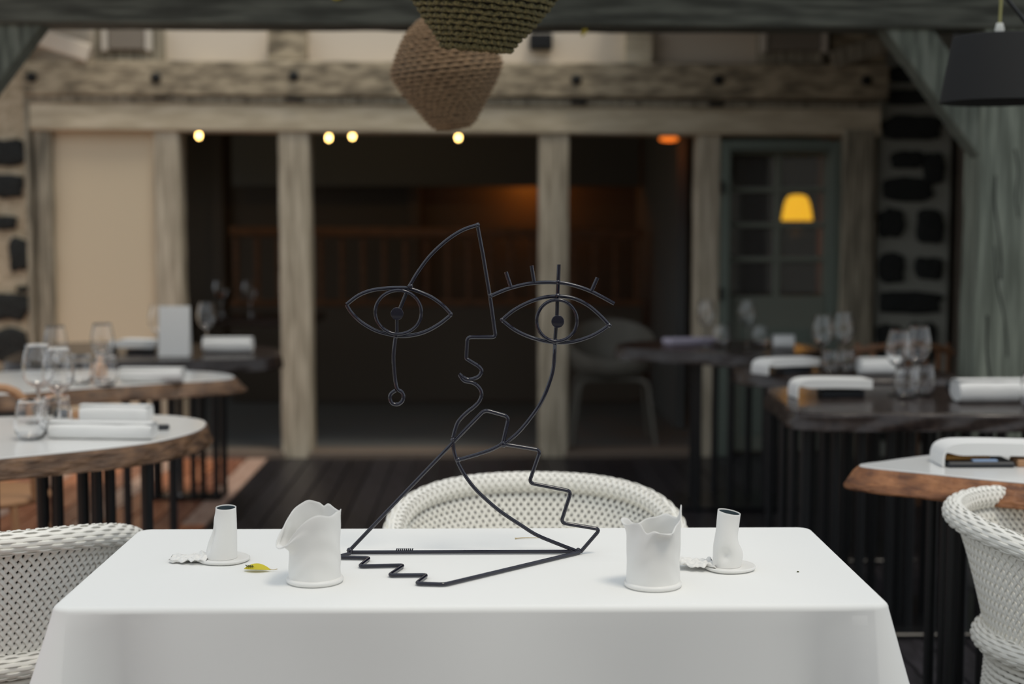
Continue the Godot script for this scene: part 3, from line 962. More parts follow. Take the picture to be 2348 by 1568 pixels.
func build_sculpture() -> void:
	var s := thing("wire_sculpture", "black bent wire face with two eyes and a tear, standing on the white tablecloth", "sculpture", Vector3(-0.0465, 0.7507, -2.607))
	var r := 0.0034
	var w := func(called: String, path: PackedVector3Array, rad := 0.0034, closed := false):
		var mb := Mb.new()
		mb.tube(path, rad, 12, closed)
		part(called, mb, M.wire, s)
	for e in [[-202, 446, -182, 461, -160, 470, -134, 474, -111, 475, -92, 474, -69, 466, -49, 456, -32, 443, -18, 428], [71, 418, 90, 434, 115, 448, 141, 457, 168, 460, 195, 457, 221, 445, 243, 427, 260, 409]]:
		w.call("upper_eyelid", smooth(mm(e)))
	for e in [[-202, 446, -194, 432, -177, 415, -154, 401, -132, 394, -109, 390, -84, 392, -61, 399, -38, 412, -18, 428], [71, 418, 90, 403, 113, 391, 141, 382, 168, 378, 198, 380, 227, 389, 246, 399, 260, 409]]:
		w.call("lower_eyelid", smooth(mm(e)))
	for e in [[-0.111, 0.4325, 0.0405, 0.0385], [0.1675, 0.4175, 0.0355, 0.0365]]:
		var p := PackedVector3Array()
		for j in 48:
			p.append(Vector3(e[0] + cos(TAU * j / 48) * e[2], e[1] + sin(TAU * j / 48) * e[3], 0.005))
		w.call("iris_ring", p, 0.003, true)
	for e in [[-0.113, 0.430], [0.169, 0.416]]:
		var mb := Mb.new()
		mb.lathe([[0.0, -0.003], [0.0105, -0.003], [0.0112, -0.002], [0.0112, 0.002], [0.0105, 0.003], [0.0, 0.003]], 28, Vector3(e[0], e[1], 0.006), Basis(Vector3.RIGHT, PI / 2))
		part("pupil", mb, M.wire, s)
	var arch := mm([-113, 432, -108, 440, -103, 452, -97, 466, -90, 480, -77, 502, -55, 531, -26, 558, 2, 576, 28, 585])
	for i in 4:
		arch[i].z = -0.005
	w.call("forehead", smooth(arch))
	w.call("pupil_stem", smooth([Vector3(-0.114, 0.424, 0.002), Vector3(-0.114, 0.392, 0.002)]), 0.003)
	var nose := rounded(mm([28, 585, 36, 543, 50, 460, 60, 388, 10, 388, 8, 352]), 0.007)
	nose.append_array(smooth(mm([8, 350, 19, 343, 30, 336, 35, 328, 29, 318, 14, 313, 4, 316, -5, 323])))
	w.call("nose_and_lip", nose)
	w.call("lip_and_chin", smooth(mm([-4, 321, 4, 311, 20, 307, 31, 298, 35, 286, 31, 275, 23, 266, 7, 253, -6, 239, -12, 224, -16, 209])))
	w.call("throat", smooth(mm([-16, 211, -15, 191, -10, 171, -3, 156, 7, 139, 22, 119, 42, 99, 69, 76, 106, 51, 133, 34, 168, 19, 206, 4])))
	w.call("tear", smooth(mm([-116, 391, -120, 358, -119, 329, -115, 299, -106, 291, -103, 282, -106, 274, -114, 269, -123, 271, -127, 279, -125, 288, -117, 294])))
	w.call("eyebrow", smooth(mm([50, 460, 84, 474, 124, 483, 169, 484, 198, 479, 229, 468, 269, 447])))
	for e in [[78, 503, 87, 476], [123, 514, 128, 484], [239, 493, 228, 468]]:
		w.call("eyelash", smooth(mm(e)))
	var ck := mm([171, 516, 170, 486, 169, 460, 168, 426, 165, 386, 164, 363, 162, 335, 155, 308, 141, 274, 121, 244, 98, 217, 76, 199])
	for i in range(2, 5):
		ck[i].z = -0.004
	w.call("cheek", smooth(ck))
	w.call("wrist_and_hand", rounded(mm([-200, 8, -16, 201, 40, 259, 83, 247, 72, 198]), 0.009))
	w.call("jaw", smooth(mm([72, 198, 52, 188, 32, 181, 12, 175, -6, 170])))
	w.call("stepped_fingers", rounded(mm([72, 198, 139, 187, 119, 128, 194, 113, 176, 56, 246, 44, 211, 3]), 0.009))
	w.call("base_bar", smooth(mm([-200, 4, 209, 4])))
	var zz := []
	for e in [[-200, 8], [-222, 38], [-162, 43], [-174, 106], [-99, 100], [-119, 172], [-56, 171], [-71, 229], [-25, 236], [209, 4]]:
		zz.append(Vector3(e[0] * 0.001, 0.0036, e[1] * 0.001))
	w.call("base_zigzag", rounded(zz, 0.008))
	var f := noise(520, 200.0)
	for e in [[-90, 478, 5], [51, 461, 4.6], [170, 485, 4.6], [169, 461, 4.6], [73, 198, 6], [-7, 170, 5], [-16, 206, 4.6], [207, 5.5, 5], [-200, 7, 6], [-116, 391, 5], [166, 380, 5], [28, 585, 4.2], [-19, 428, 4], [260, 409, 4.4], [71, 418, 4.2]]:
		var mb := Mb.new()
		var rings := []
		for k in range(0, 9):
			var a := PI * k / 8.0
			var ring := PackedVector3Array()
			for j in 12:
				var d := Vector3(sin(a) * cos(TAU * j / 12), cos(a), sin(a) * sin(TAU * j / 12))
				var c := Vector3(e[0] * 0.001, e[1] * 0.001, 0.001)
				ring.append(c + d * e[2] * 0.001 * (1.0 + 0.35 * f.get_noise_3dv(c + d * 0.004)) if k > 0 and k < 8 else c + d * e[2] * 0.001)
			rings.append(ring)
		mb.loft(rings, false)
		part("weld_bead", mb, M.wire, s)
	var rb := Mb.new()
	for i in 9:
		rb.tube(PackedVector3Array([Vector3(-0.118 + i * 0.0035, 0.006, -0.001), Vector3(-0.116 + i * 0.0035, 0.0105, 0.0)]), 0.0012, 6)
	part("rough_weld", rb, M.wire, s)

func ceramic(rings: Array, th: float) -> Mb:
	# an open vessel: outer rings upward, then the same pulled inwards, downward
	var inn := []
	var sgn := 1.0
	var r0: PackedVector3Array = rings[1]
	var t0 := (r0[1] - r0[r0.size() - 1]).normalized()
	if (rings[2][0] - rings[0][0]).cross(t0).dot(Vector3(r0[0].x, 0, r0[0].z)) < 0.0:
		sgn = -1.0
	for k in range(rings.size() - 1, -1, -1):
		var r: PackedVector3Array = rings[k]
		var m := r.size()
		var q := PackedVector3Array()
		for j in m:
			var t := (r[(j + 1) % m] - r[(j + m - 1) % m]).normalized()
			var up: Vector3 = (rings[mini(k + 1, rings.size() - 1)][j] - rings[maxi(k - 1, 0)][j]).normalized()
			var nn := up.cross(t).normalized() * sgn
			var p := r[j] - nn * th
			q.append(Vector3(p.x, maxf(p.y, 0.004), p.z))
		inn.append(q)
	var all := rings.duplicate()
	all.append_array(inn)
	var mb := Mb.new()
	mb.loft(all, true)
	return mb

func bump(a: float, c: float, w: float) -> float:
	var d := absf(angle_difference(a, c))
	return exp(-pow(d / w, 2.0))

func candle_cup(at: Vector3, which: int, label: String) -> void:
	# angle 0 points right, PI/2 away from the viewer, PI left, -PI/2 towards the viewer
	var o := thing("candle_cup", label, "cup", at, 0.0, "crumpled porcelain cups")
	var f := noise(600 + which, 1.0)
	f.fractal_octaves = 1
	var rings := []
	var n := 96
	for k in 31:
		var t := k / 30.0
		var ring := PackedVector3Array()
		for j in n:
			var a := TAU * j / n
			var dir := Vector3(cos(a), 0, -sin(a))
			var h: float
			var out := 0.0
			var r := 0.0425 if which == 0 else 0.0435
			if which == 0:
				h = 0.121 + 0.007 * bump(a, PI / 2, 0.5) + 0.004 * bump(a, 0.1, 0.15) - 0.006 * bump(a, 1.3, 0.12)
				h -= 0.026 * bump(a, PI + 0.25, 0.55) + 0.018 * bump(a, -2.2, 0.5)
				var fold := clampf(bump(a, -2.45, 0.62) * 1.1, 0.0, 1.0)
				var s := maxf(0.0, (t - 0.5) / 0.5)
				s = s * s * (3.0 - 2.0 * s)
				out = fold * (0.017 * s + 0.006 * sin(s * PI) + 0.0045 * absf(sin(a * 3.5 + t * 11.0)) * s)
				h -= fold * 0.024 * s * s - fold * 0.004 * sin(a * 6.0) * s
				out += s * s * 0.003 * sin(a * 5.0 + 1.0) * fold
			else:
				h = 0.107 + 0.027 * bump(a, 0.12, 0.17) + 0.004 * bump(a, 1.0, 0.4) - 0.012 * bump(a, -1.95, 0.22) - 0.008 * bump(a, 2.2, 0.4)
				h += 0.002 * bump(a, PI, 0.3)
				var fold2 := bump(a, -1.25, 0.34)
				var s2 := maxf(0.0, (t - 0.72) / 0.28)
				s2 = s2 * s2
				out = fold2 * (0.010 * s2 + 0.007 * sin(s2 * PI)) + bump(a, PI - 0.1, 0.4) * 0.006 * s2 + 0.002 * bump(a, 0.15, 0.2) * s2
				h += fold2 * (0.008 - 0.020 * s2)
			var cr: float = maxf(0.0, (t - 0.6) / 0.4)
			out += cr * cr * 0.004 * f.get_noise_2d(cos(a) * 0.8, sin(a) * 0.8 + t * 0.8)
			h += cr * cr * 0.008 * f.get_noise_2d(cos(a) * 0.9 + 9.0, sin(a) * 0.9)
			r += 0.0012 * f.get_noise_2d(cos(a) * 1.2, sin(a) * 1.2 + t * 3.0) + out
			ring.append(dir * r + Vector3(0, 0.005 + (h - 0.005) * t, 0))
		rings.append(ring)
	part("cup_wall", ceramic(rings, 0.0016), M.porcelain, o)
	var fl := Mb.new()
	fl.lathe([[0.0, 0.0], [0.044, 0.0], [0.0468, 0.003], [0.0472, 0.006], [0.046, 0.0085], [0.042, 0.0095], [0.0, 0.0095]], 64)
	part("foot_ring", fl, M.porcelain, o)

func bud_vase(at: Vector3, which: int, label: String) -> void:
	var o := thing("bud_vase", label, "vase", at, 0.0, "small porcelain bud vases")
	var rings := []
	for k in 25:
		var t := k / 24.0
		var ring := PackedVector3Array()
		for j in 56:
			var a := TAU * j / 56.0
			var ca := cos(a)
			var sa := sin(a)
			var p := Vector3(ca, 0, -sa)
			var rx: float
			var rz: float
			var cx := 0.0
			if which == 0:
				rx = lerpf(0.0272, 0.0178, smoothstep(0.0, 0.95, t))
				rz = lerpf(0.0265, 0.0165, smoothstep(0.1, 1.0, t))
				cx = lerpf(0.0, 0.009, smoothstep(0.0, 0.9, t))
				var pinch := bump(a, PI - 0.25, 0.42) * exp(-pow((t - 0.58) / 0.16, 2.0))
				rx -= 0.005 * pinch
				rx += 0.0025 * bump(a, PI, 0.7) * exp(-pow((t - 0.76) / 0.14, 2.0))
				var crease := bump(a, -2.5, 0.2) * smoothstep(0.05, 0.3, t) * (1.0 - smoothstep(0.45, 0.7, t))
				rx -= 0.006 * crease
				rz -= 0.006 * crease
			else:
				rx = 0.0245 - 0.006 * smoothstep(0.25, 0.7, t) + 0.001 * t
				rz = 0.0245 - 0.0085 * smoothstep(0.3, 1.0, t)
				cx = 0.004 * smoothstep(0.3, 1.0, t) + 0.0015 * sin(t * 6.0)
				rx -= 0.0045 * bump(a, 0.0, 0.6) * exp(-pow((t - 0.5) / 0.14, 2.0))
				rx += 0.002 * bump(a, 0.0, 0.7) * exp(-pow((t - 0.2) / 0.14, 2.0))
				var dent := bump(a, -1.85, 0.34) * exp(-pow((t - 0.24) / 0.11, 2.0))
				rx -= 0.007 * dent
				rz -= 0.007 * dent
			var tilt: float = (0.0 if which == 0 else -0.06) * ca * rx * 3.0
			ring.append(Vector3(cx + p.x * rx, 0.006 + (0.089 if which == 0 else 0.093) * t + tilt * t - p.z * rz * 0.1 * t, p.z * rz))
		rings.append(ring)
	part("body", ceramic(rings, 0.0012), M.porcelain, o)
	var gl := []
	for k in range(12, 25):
		var src: PackedVector3Array = rings[k]
		var mid := Vector3.ZERO
		for p in src:
			mid += p / float(src.size())
		var q := PackedVector3Array()
		for p in src:
			q.append(mid + (p - mid) * 0.9 - Vector3(0, 0.0016, 0))
		gl.append(q)
	var gm := Mb.new()
	gm.loft(gl, false, true, false, PackedInt32Array(), false)
	part("inner_shade", gm, M.inside_shade, o)  # dark skin paints the shade inside the neck
	var pl := Mb.new()
	var rp := []
	var f := noise(640 + which, 1.0)
	f.fractal_octaves = 1
	for q in [[0.02, 0.0], [0.040, 0.0], [0.0445, 0.003], [0.0455, 0.006], [0.043, 0.0075], [0.039, 0.006], [0.02, 0.0055]]:
		var ring := PackedVector3Array()
		for j in 64:
			var a := TAU * j / 64.0
			var rr: float = q[0] * (1.0 + 0.03 * f.get_noise_2d(cos(a), sin(a)))
			ring.append(Vector3(cos(a) * rr + 0.004, q[1], -sin(a) * rr))
		rp.append(ring)
	pl.loft(rp, true)
	part("saucer", pl, M.porcelain, o)
	# the crumpled sheet of porcelain at the saucer's left
	var rc := []
	var l := 0.066 if which == 0 else 0.062
	for k in 26:
		var t := k / 25.0
		var top := PackedVector3Array()
		var x := -0.022 - l * t
		var hw := 0.030 * (1.0 - 0.45 * t * t) * (1.0 + 0.12 * sin(t * 23.0))
		var m := 25
		for j in m:
			var u := (j / float(m - 1) - 0.5) * 2.0
			var y := 0.0055 + 0.006 * (1.0 - t * 0.5) * (0.5 + 0.5 * sin(u * 6.0 + t * 7.0 + which)) + 0.004 * f.get_noise_2d(u * 3.0 + 5.0, t * 5.0) + (0.007 * t if which == 1 else -0.001 * t)
			top.append(Vector3(x, maxf(y, 0.0022), u * hw + (0.004 if which == 0 else -0.004)))
		for j in m:
			var q := top[m - 1 - j]
			top.append(Vector3(q.x, q.y - 0.0018, q.z))
		rc.append(top)
	var cm := Mb.new()
	cm.loft(rc, true)
	part("crumpled_lip", cm, M.porcelain, o)

func build_ceramics() -> void:
	candle_cup(Vector3(-0.286, 0.75, -2.41), 0, "crumpled white porcelain cup with its left rim folded out, left of the wire face")
	candle_cup(Vector3(0.268, 0.75, -2.372), 1, "white porcelain cup with a torn spiked rim, right of the wire face")
	bud_vase(Vector3(-0.467, 0.75, -2.565), 0, "slim white porcelain vase with straight neck on a crumpled saucer, near the left table edge")
	bud_vase(Vector3(0.407, 0.75, -2.49), 1, "white porcelain vase with dented belly and bent neck, at the right on the tablecloth")
	var lf := thing("leaf", "fallen yellow leaf with a dark end on the white tablecloth, left of the cup", "leaf", Vector3(-0.392, 0.7505, -2.484), -0.12)
	var bl := part("blade", leaf_mesh(0.046, 0.022), M.leaf_yellow, lf)
	bl.rotation.x = 0.22
	bl.position.y = 0.002
	var dk := Mb.new()
	for i in 4:
		dk.box(Vector3(-0.019 + i * 0.0035, 0.0085, -0.001), Vector3(0.0018, 0.001, 0.012 - i * 0.001), 0.0002, Basis(Vector3.UP, 0.5))
	part("dark_tip", dk, M.leaf_dark, lf)
	var stl := Mb.new()
	stl.tube(smooth([Vector3(0.021, 0.004, 0), Vector3(0.028, 0.003, -0.001), Vector3(0.034, 0.004, -0.003)]), 0.0006, 6)
	part("stalk", stl, M.twig, lf)
	var tw := Mb.new()
	tw.tube(smooth([Vector3(-0.024, 0.001, 0.004), Vector3(-0.005, 0.0015, 0.0), Vector3(0.024, 0.001, -0.003)]), [0.0018, 0.0012, 0.001, 0.001, 0.001, 0.001, 0.0008, 0.0008, 0.0007, 0.0006, 0.0006, 0.0006, 0.0005], 6)
	single("twig", tw, M.twig, "thin pale dry twig lying on the tablecloth behind the wire throat", "twig", Vector3(0.074, 0.7505, -2.737))
	var crumb := Mb.new()
	crumb.lathe([[0.0, 0.0], [0.0018, 0.0], [0.0022, 0.0008], [0.0012, 0.0016], [0.0, 0.0017]], 8)
	single("seed", crumb, M.leaf_dark, "tiny dark seed on the tablecloth, far right of the vases", "seed", Vector3(0.524, 0.7505, -2.463))

# ---------------------------------------------------------------- wicker chairs
func rim_y(phi: float) -> float:
	var d := 1.0 - cos(phi)
	return 0.719 - (0.058 * pow(d, 1.7) if d < 1.0 else 0.058 + 0.072 * (d - 1.0))

func chair_point(phi: float, t: float) -> Vector3:
	# phi 0 is the back of the chair at -z; t 0 the rim, 1 the waist
	var rx := lerpf(0.306, 0.24, pow(t, 0.8))
	var rz := lerpf(0.306, 0.24, pow(t, 0.8))
	return Vector3(sin(phi) * rx, lerpf(rim_y(phi) - 0.022, 0.465, t), -cos(phi) * rz)

func build_chairs() -> void:
	var c := thing("wicker_chair", "white wicker tub chair tucked in behind the tablecloth, its curved back under the wire face", "chair", Vector3(0.104, 0, -3.21), 0.0)
	var n := 104
	var dt := TAU / n
	var k := 0.80
	var rim_r := 0.022
	for fam in 2:
		for i in n:
			var path := PackedVector3Array()
			var nor := PackedVector3Array()
			var seg := 62
			var s0: float = 1.0 if fam == 0 else -1.0
			for j in seg + 1:
				var t := j / float(seg)
				var ph := i * dt + s0 * k * t
				var out := Vector3(sin(ph), 0, -cos(ph))
				var p: Vector3
				var nn: Vector3
				var wrap := 0.2
				if t < wrap:
					# over the inner side of the rim roll
					var psi := lerpf(1.75, 4.45, t / wrap)
					nn = out * cos(psi) + Vector3.UP * sin(psi)
					p = out * 0.312 + Vector3.UP * rim_y(ph) + nn * (rim_r + 0.0016)
				else:
					p = chair_point(ph, (t - wrap) / (1.0 - wrap))
					nn = Vector3(sin(ph), 0.25, -cos(ph)).normalized()
				var m := t / (dt / (2.0 * k))
				path.append(p + nn * 0.0014 * cos(PI * m) * (s0 if t >= 0.2 else -s0))
				nor.append(nn)
			var mb := Mb.new()
			mb.ribbon(path, nor, 0.0093, 0.0019)
			part("strand", mb, M.wicker, c)
	var roll := func(called: String, rad: float, yf: Callable, rx: float, rz: float, rows: int, waves: int, from: float, to: float):
		var centre := func(ph: float) -> Vector3:
			return Vector3(sin(ph) * rx, yf.call(ph), -cos(ph) * rz)
		var core := PackedVector3Array()
		for j in 96:
			core.append(centre.call(TAU * j / 96))
		var cm := Mb.new()
		cm.tube(core, rad, 14, true)
		var core_o := part(called + "_roll", cm, M.wicker, c)
		for r in rows:
			var psi := TAU * r / rows - PI
			if psi < from or psi > to:
				continue
			var path := PackedVector3Array()
			var nor := PackedVector3Array()
			var seg := waves * 8
			for j in seg:
				var ph := TAU * j / seg
				var out := Vector3(sin(ph), 0, -cos(ph))
				var d := out * cos(psi) + Vector3.UP * sin(psi)
				var wv := clampf(2.6 * sin(ph * waves + (PI if r % 2 else 0.0)), -1.0, 1.0)
				path.append(centre.call(ph) + d * (rad + 0.0006 + 0.0016 * wv))
				nor.append(d)
			var mb := Mb.new()
			mb.ribbon(path, nor, TAU * rad / rows * 0.97, 0.0022, true)
			part(called + "_strand", mb, M.wicker, core_o)
	roll.call("rim", rim_r, rim_y, 0.312, 0.312, 16, 42, -1.35, 1.9)
	roll.call("waist", 0.024, func(_p): return 0.455, 0.245, 0.245, 16, 36, -1.7, 1.9)
	for i in 32:
		var y := 0.43 - i * 0.0134
		var rr := lerpf(0.235, 0.285, pow(i / 31.0, 1.4))
		var p := PackedVector3Array()
		for j in 120:
			var a := TAU * j / 120.0
			var q := rr + 0.0025 * cos(a * 60.0 + (PI if i % 2 else 0.0))
			p.append(Vector3(sin(a) * q, y, -cos(a) * q))
		var mb := Mb.new()
		mb.tube(p, 0.0062, 6, true)
		part("base_coil", mb, M.wicker, c)
	var st := Mb.new()
	st.lathe([[0.0, 0.44], [0.2, 0.445], [0.228, 0.455], [0.228, 0.47], [0.2, 0.478], [0.0, 0.472]], 40)
	part("seat", st, M.wicker, c)
	for q in [[Vector3(-1.075, 0, -3.13), PI + 0.12, "white wicker tub chair at lower left, its lattice back turned to the viewer"], [Vector3(1.305, 0, -3.06), PI / 2 - 0.45, "white wicker tub chair cut by the right image edge, below the pointed wood-edged table"]]:
		var d: Node3D = c.duplicate()
		d.name = numbered("wicker_chair")
		add_child(d)
		d.position = q[0]
		d.rotation.y = q[1]
		d.set_meta("label", q[2])
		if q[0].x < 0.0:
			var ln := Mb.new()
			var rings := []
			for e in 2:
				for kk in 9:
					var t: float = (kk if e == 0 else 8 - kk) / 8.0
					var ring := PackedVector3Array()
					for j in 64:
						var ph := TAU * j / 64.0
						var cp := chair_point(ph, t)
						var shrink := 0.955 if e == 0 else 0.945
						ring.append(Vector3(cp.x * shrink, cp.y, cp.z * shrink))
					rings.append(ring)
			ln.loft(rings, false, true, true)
			part("gap_shade", ln, M.gap_shade, d)  # dark shell added so the lattice holes look shaded

# ---------------------------------------------------------------- tables and what is on them
func slab_table(label: String, outline: Array, wood: Material, top: Material, flare: float, legs: Array, leg_r: float, plate: Array) -> void:
	var pts := []
	var c := Vector3.ZERO
	for p in outline:
		pts.append(Vector3(p[0], 0, p[1]))
		c += pts[-1]
	c /= float(pts.size())
	var o := thing("slab_table", label, "table", c)
	for i in pts.size():
		pts[i] -= c
	var f := noise(int(absf(c.x * 100)) + 700, 6.0)
	var edge := smooth(pts, 10, true)
	var m := edge.size()
	var ring := func(off: float, y: float, wob: float) -> PackedVector3Array:
		var r := PackedVector3Array()
		for i in m:
			var t := (edge[(i + 1) % m] - edge[(i + m - 1) % m]).normalized()
			var nn := Vector3(t.z, 0, -t.x)
			if nn.dot(edge[i]) < 0:
				nn = -nn
			r.append(edge[i] + nn * (off + wob * f.get_noise_2d(edge[i].x, edge[i].z + y * 4.0)) + Vector3(0, y, 0))
		return r
	var mb := Mb.new()
	mb.loft([ring.call(flare * 0.9, 0.694, 0.008), ring.call(flare, 0.699, 0.012), ring.call(flare * 0.75, 0.715, 0.012), ring.call(flare * 0.35, 0.735, 0.008), ring.call(0.003, 0.7455, 0.003), ring.call(-0.003, 0.7465, 0.0)])
	part("slab", mb, wood, o)
	var tm := Mb.new()
	tm.loft([ring.call(-0.003, 0.7455, 0.0), ring.call(-0.001, 0.7475, 0.0), ring.call(-0.002, 0.7495, 0.0), ring.call(-0.004, 0.75, 0.0)])
	part("top_surface", tm, top, o)
	for p in legs:
		var lg := Mb.new()
		lg.tube(PackedVector3Array([Vector3(p[0] - c.x, 0.01, p[1] - c.z), Vector3(p[0] - c.x, 0.697, p[1] - c.z)]), leg_r, 14)
		part("leg", lg, M.black_steel, o)
	var pm := Mb.new()
	pm.box(Vector3(plate[0] - c.x, 0.009, plate[1] - c.z), Vector3(plate[2], 0.016, plate[3]), 0.004)
	part("floor_plate", pm, M.black_steel, o)

func leg_grid(x0: float, x1: float, z0: float, z1: float, nx: int, nz: int, seed_: int) -> Array:
	var out := []
	var r := RandomNumberGenerator.new()
	r.seed = seed_
	for i in nx:
		for j in nz:
			out.append([lerpf(x0, x1, (i + 0.15 * r.randf_range(-1, 1)) / maxf(1.0, nx - 1)), lerpf(z0, z1, (j + 0.15 * r.randf_range(-1, 1)) / maxf(1.0, nz - 1))])
	return out

func wine_glass(at: Vector3, label: String, group := "", scale_ := 1.0) -> Node3D:
	var o := thing("wine_glass", label, "wine glass", at, 0.0, group)
	var s := scale_
	var out := [[0.004, 0.096], [0.012, 0.1], [0.026, 0.11], [0.037, 0.127], [0.0425, 0.148], [0.0425, 0.168], [0.039, 0.19], [0.0335, 0.212], [0.0322, 0.222]]
	var rings := []
	for e in 2:
		for i in out.size():
			var q: Array = out[i] if e == 0 else out[out.size() - 1 - i]
			var ring := PackedVector3Array()
			var th: float = 0.0 if e == 0 else 0.0011
			for j in 32:
				ring.append(Vector3(cos(TAU * j / 32) * maxf(0.002, q[0] - th), q[1] + (th if q[1] < 0.12 else 0.0), sin(TAU * j / 32) * maxf(0.002, q[0] - th)) * s)
			rings.append(ring)
	var b := Mb.new()
	b.loft(rings)
	part("bowl", b, M.glass, o)
	var st := Mb.new()
	st.lathe([[0.0, 0.004], [0.007, 0.005], [0.0042, 0.02], [0.0035, 0.05], [0.0038, 0.085], [0.006, 0.0965], [0.0, 0.097]], 16, Vector3.ZERO, Basis.IDENTITY.scaled(Vector3.ONE * s))
	part("stem", st, M.glass, o)
	var ft := Mb.new()
	ft.lathe([[0.0, 0.0005], [0.036, 0.0005], [0.037, 0.0015], [0.03, 0.003], [0.01, 0.0045], [0.0, 0.005]], 32, Vector3.ZERO, Basis.IDENTITY.scaled(Vector3.ONE * s))
	part("foot", ft, M.glass, o)
	return o

func tumbler(at: Vector3, label: String, group := "", scale_ := 1.0) -> Node3D:
	var o := thing("tumbler", label, "glass", at, 0.0, group)
	var out := [[0.002, 0.0005], [0.024, 0.0005], [0.034, 0.006], [0.042, 0.022], [0.0445, 0.042], [0.042, 0.07], [0.0375, 0.096], [0.0355, 0.108]]
	var rings := []
	for e in 2:
		for i in out.size():
			var q: Array = out[i] if e == 0 else out[out.size() - 1 - i]
			var ring := PackedVector3Array()
			var th: float = 0.0 if e == 0 else 0.0012
			for j in 32:
				ring.append(Vector3(cos(TAU * j / 32) * maxf(0.001, q[0] - th), q[1] + (0.0 if e == 0 else (0.005 if q[1] < 0.03 else 0.0)), sin(TAU * j / 32) * maxf(0.001, q[0] - th)) * scale_)
			rings.append(ring)
	var b := Mb.new()
	b.loft(rings)
	part("bowl", b, M.glass, o)
	return o

func strip(path: PackedVector3Array, th: float) -> PackedVector2Array:
	# outline of a band of thickness th along a path in x, y
	var l := []
	var r := []
	var k := path.size()
	for i in k:
		var t := (path[mini(i + 1, k - 1)] - path[maxi(i - 1, 0)]).normalized()
		var nn := Vector2(-t.y, t.x) * th * 0.5
		l.append(Vector2(path[i].x, path[i].y) + nn)
		r.append(Vector2(path[i].x, path[i].y) - nn)
	r.reverse()
	return PackedVector2Array(l + r)

func rolled_napkin(a: Vector2, b: Vector2, w: float, h: float, label: String, group := "", mat: Material = null) -> void:
	var d := b - a
	var o := thing("napkin", label, "napkin", Vector3((a.x + b.x) * 0.5, 0.7502, (a.y + b.y) * 0.5), -d.angle(), group)
	var ln := d.length()
	var f := noise(int(absf(a.x) * 300) + 3, 5.0)
	# outer body
	var rings := []
	for i in 13:
		var x := (i / 12.0 - 0.5) * ln
		var ring := PackedVector3Array()
		var e := 0.9 if i == 0 or i == 12 else 1.0
		for j in 24:
			var t := TAU * j / 24.0
			var q := 1.0 / pow(pow(absf(cos(t)), 3.2) + pow(absf(sin(t)), 3.2), 1.0 / 3.2)
			var y := h * 0.5 + sin(t) * q * h * 0.5 * e
			var z := cos(t) * q * w * 0.5 * e
			var wob := 0.0022 * f.get_noise_3d(x * 2.0, y * 3.0, z * 3.0)
			ring.append(Vector3(x, maxf(0.0, y + wob), z + wob))
		rings.append(ring)
	var mb := Mb.new()
	mb.loft(rings)
	part("roll", mb, mat if mat else M.napkin, o)
	# the loose flap that shows the fold on the top and at the ends
	var path := smooth([Vector3(-0.46 * w, 0.25 * h, 0), Vector3(-0.53 * w, 0.6 * h, 0), Vector3(-0.4 * w, 0.95 * h, 0), Vector3(-0.1 * w, 1.04 * h, 0), Vector3(0.34 * w, 1.03 * h, 0)], 5)
	var fp := Mb.new()
	fp.prism(strip(path, 0.0045), func(x, y, s): return Vector3(s, y, x), [-0.5 * ln - 0.001, 0.0, 0.5 * ln + 0.001])
	part("flap", fp, mat if mat else M.napkin, o)

func draped_napkin(at: Vector2, turn: float, ln: float, h: float, dep: float, th: float, label: String, group := "") -> Node3D:
	var o := thing("napkin", label, "napkin", Vector3(at.x, 0.7502, at.y), turn, group)
	var path := smooth([Vector3(-ln * 0.5, 0.001, 0), Vector3(-ln * 0.5 + 0.001, h * 0.5, 0), Vector3(-ln * 0.5 + 0.012, h - th * 0.55, 0), Vector3(-ln * 0.5 + 0.05, h - th * 0.5, 0), Vector3(0, h - th * 0.5, 0), Vector3(ln * 0.5, h * 0.94 - th * 0.5, 0)], 6)
	var mb := Mb.new()
	var l := []
	var r := []
	var k := path.size()
	for i in k:
		var t := (path[mini(i + 1, k - 1)] - path[maxi(i - 1, 0)]).normalized()
		var tt := lerpf(0.006, th, smoothstep(0.25, 0.6, i / float(k)))
		var nn := Vector2(-t.y, t.x) * tt * 0.5
		l.append(Vector2(path[i].x, maxf(0.0, path[i].y + nn.y)) + Vector2(nn.x, 0))
		r.append(Vector2(path[i].x, maxf(0.0, path[i].y - nn.y)) - Vector2(nn.x, 0))
	r.reverse()
	mb.prism(PackedVector2Array(l + r), func(x, y, s): return Vector3(x, y, s), [-dep * 0.5, 0.0, dep * 0.5])
	part("cloth", mb, M.napkin, o)
	return o

func slab_box(called: String, c: Vector3, s: Vector3, turn: float, m: Material, label: String, cat: String, bev := 0.003, group := "") -> void:
	var mb := Mb.new()
	mb.box(Vector3(0, s.y * 0.5, 0), s, bev)
	single(called, mb, m, label, cat, c, turn, group)

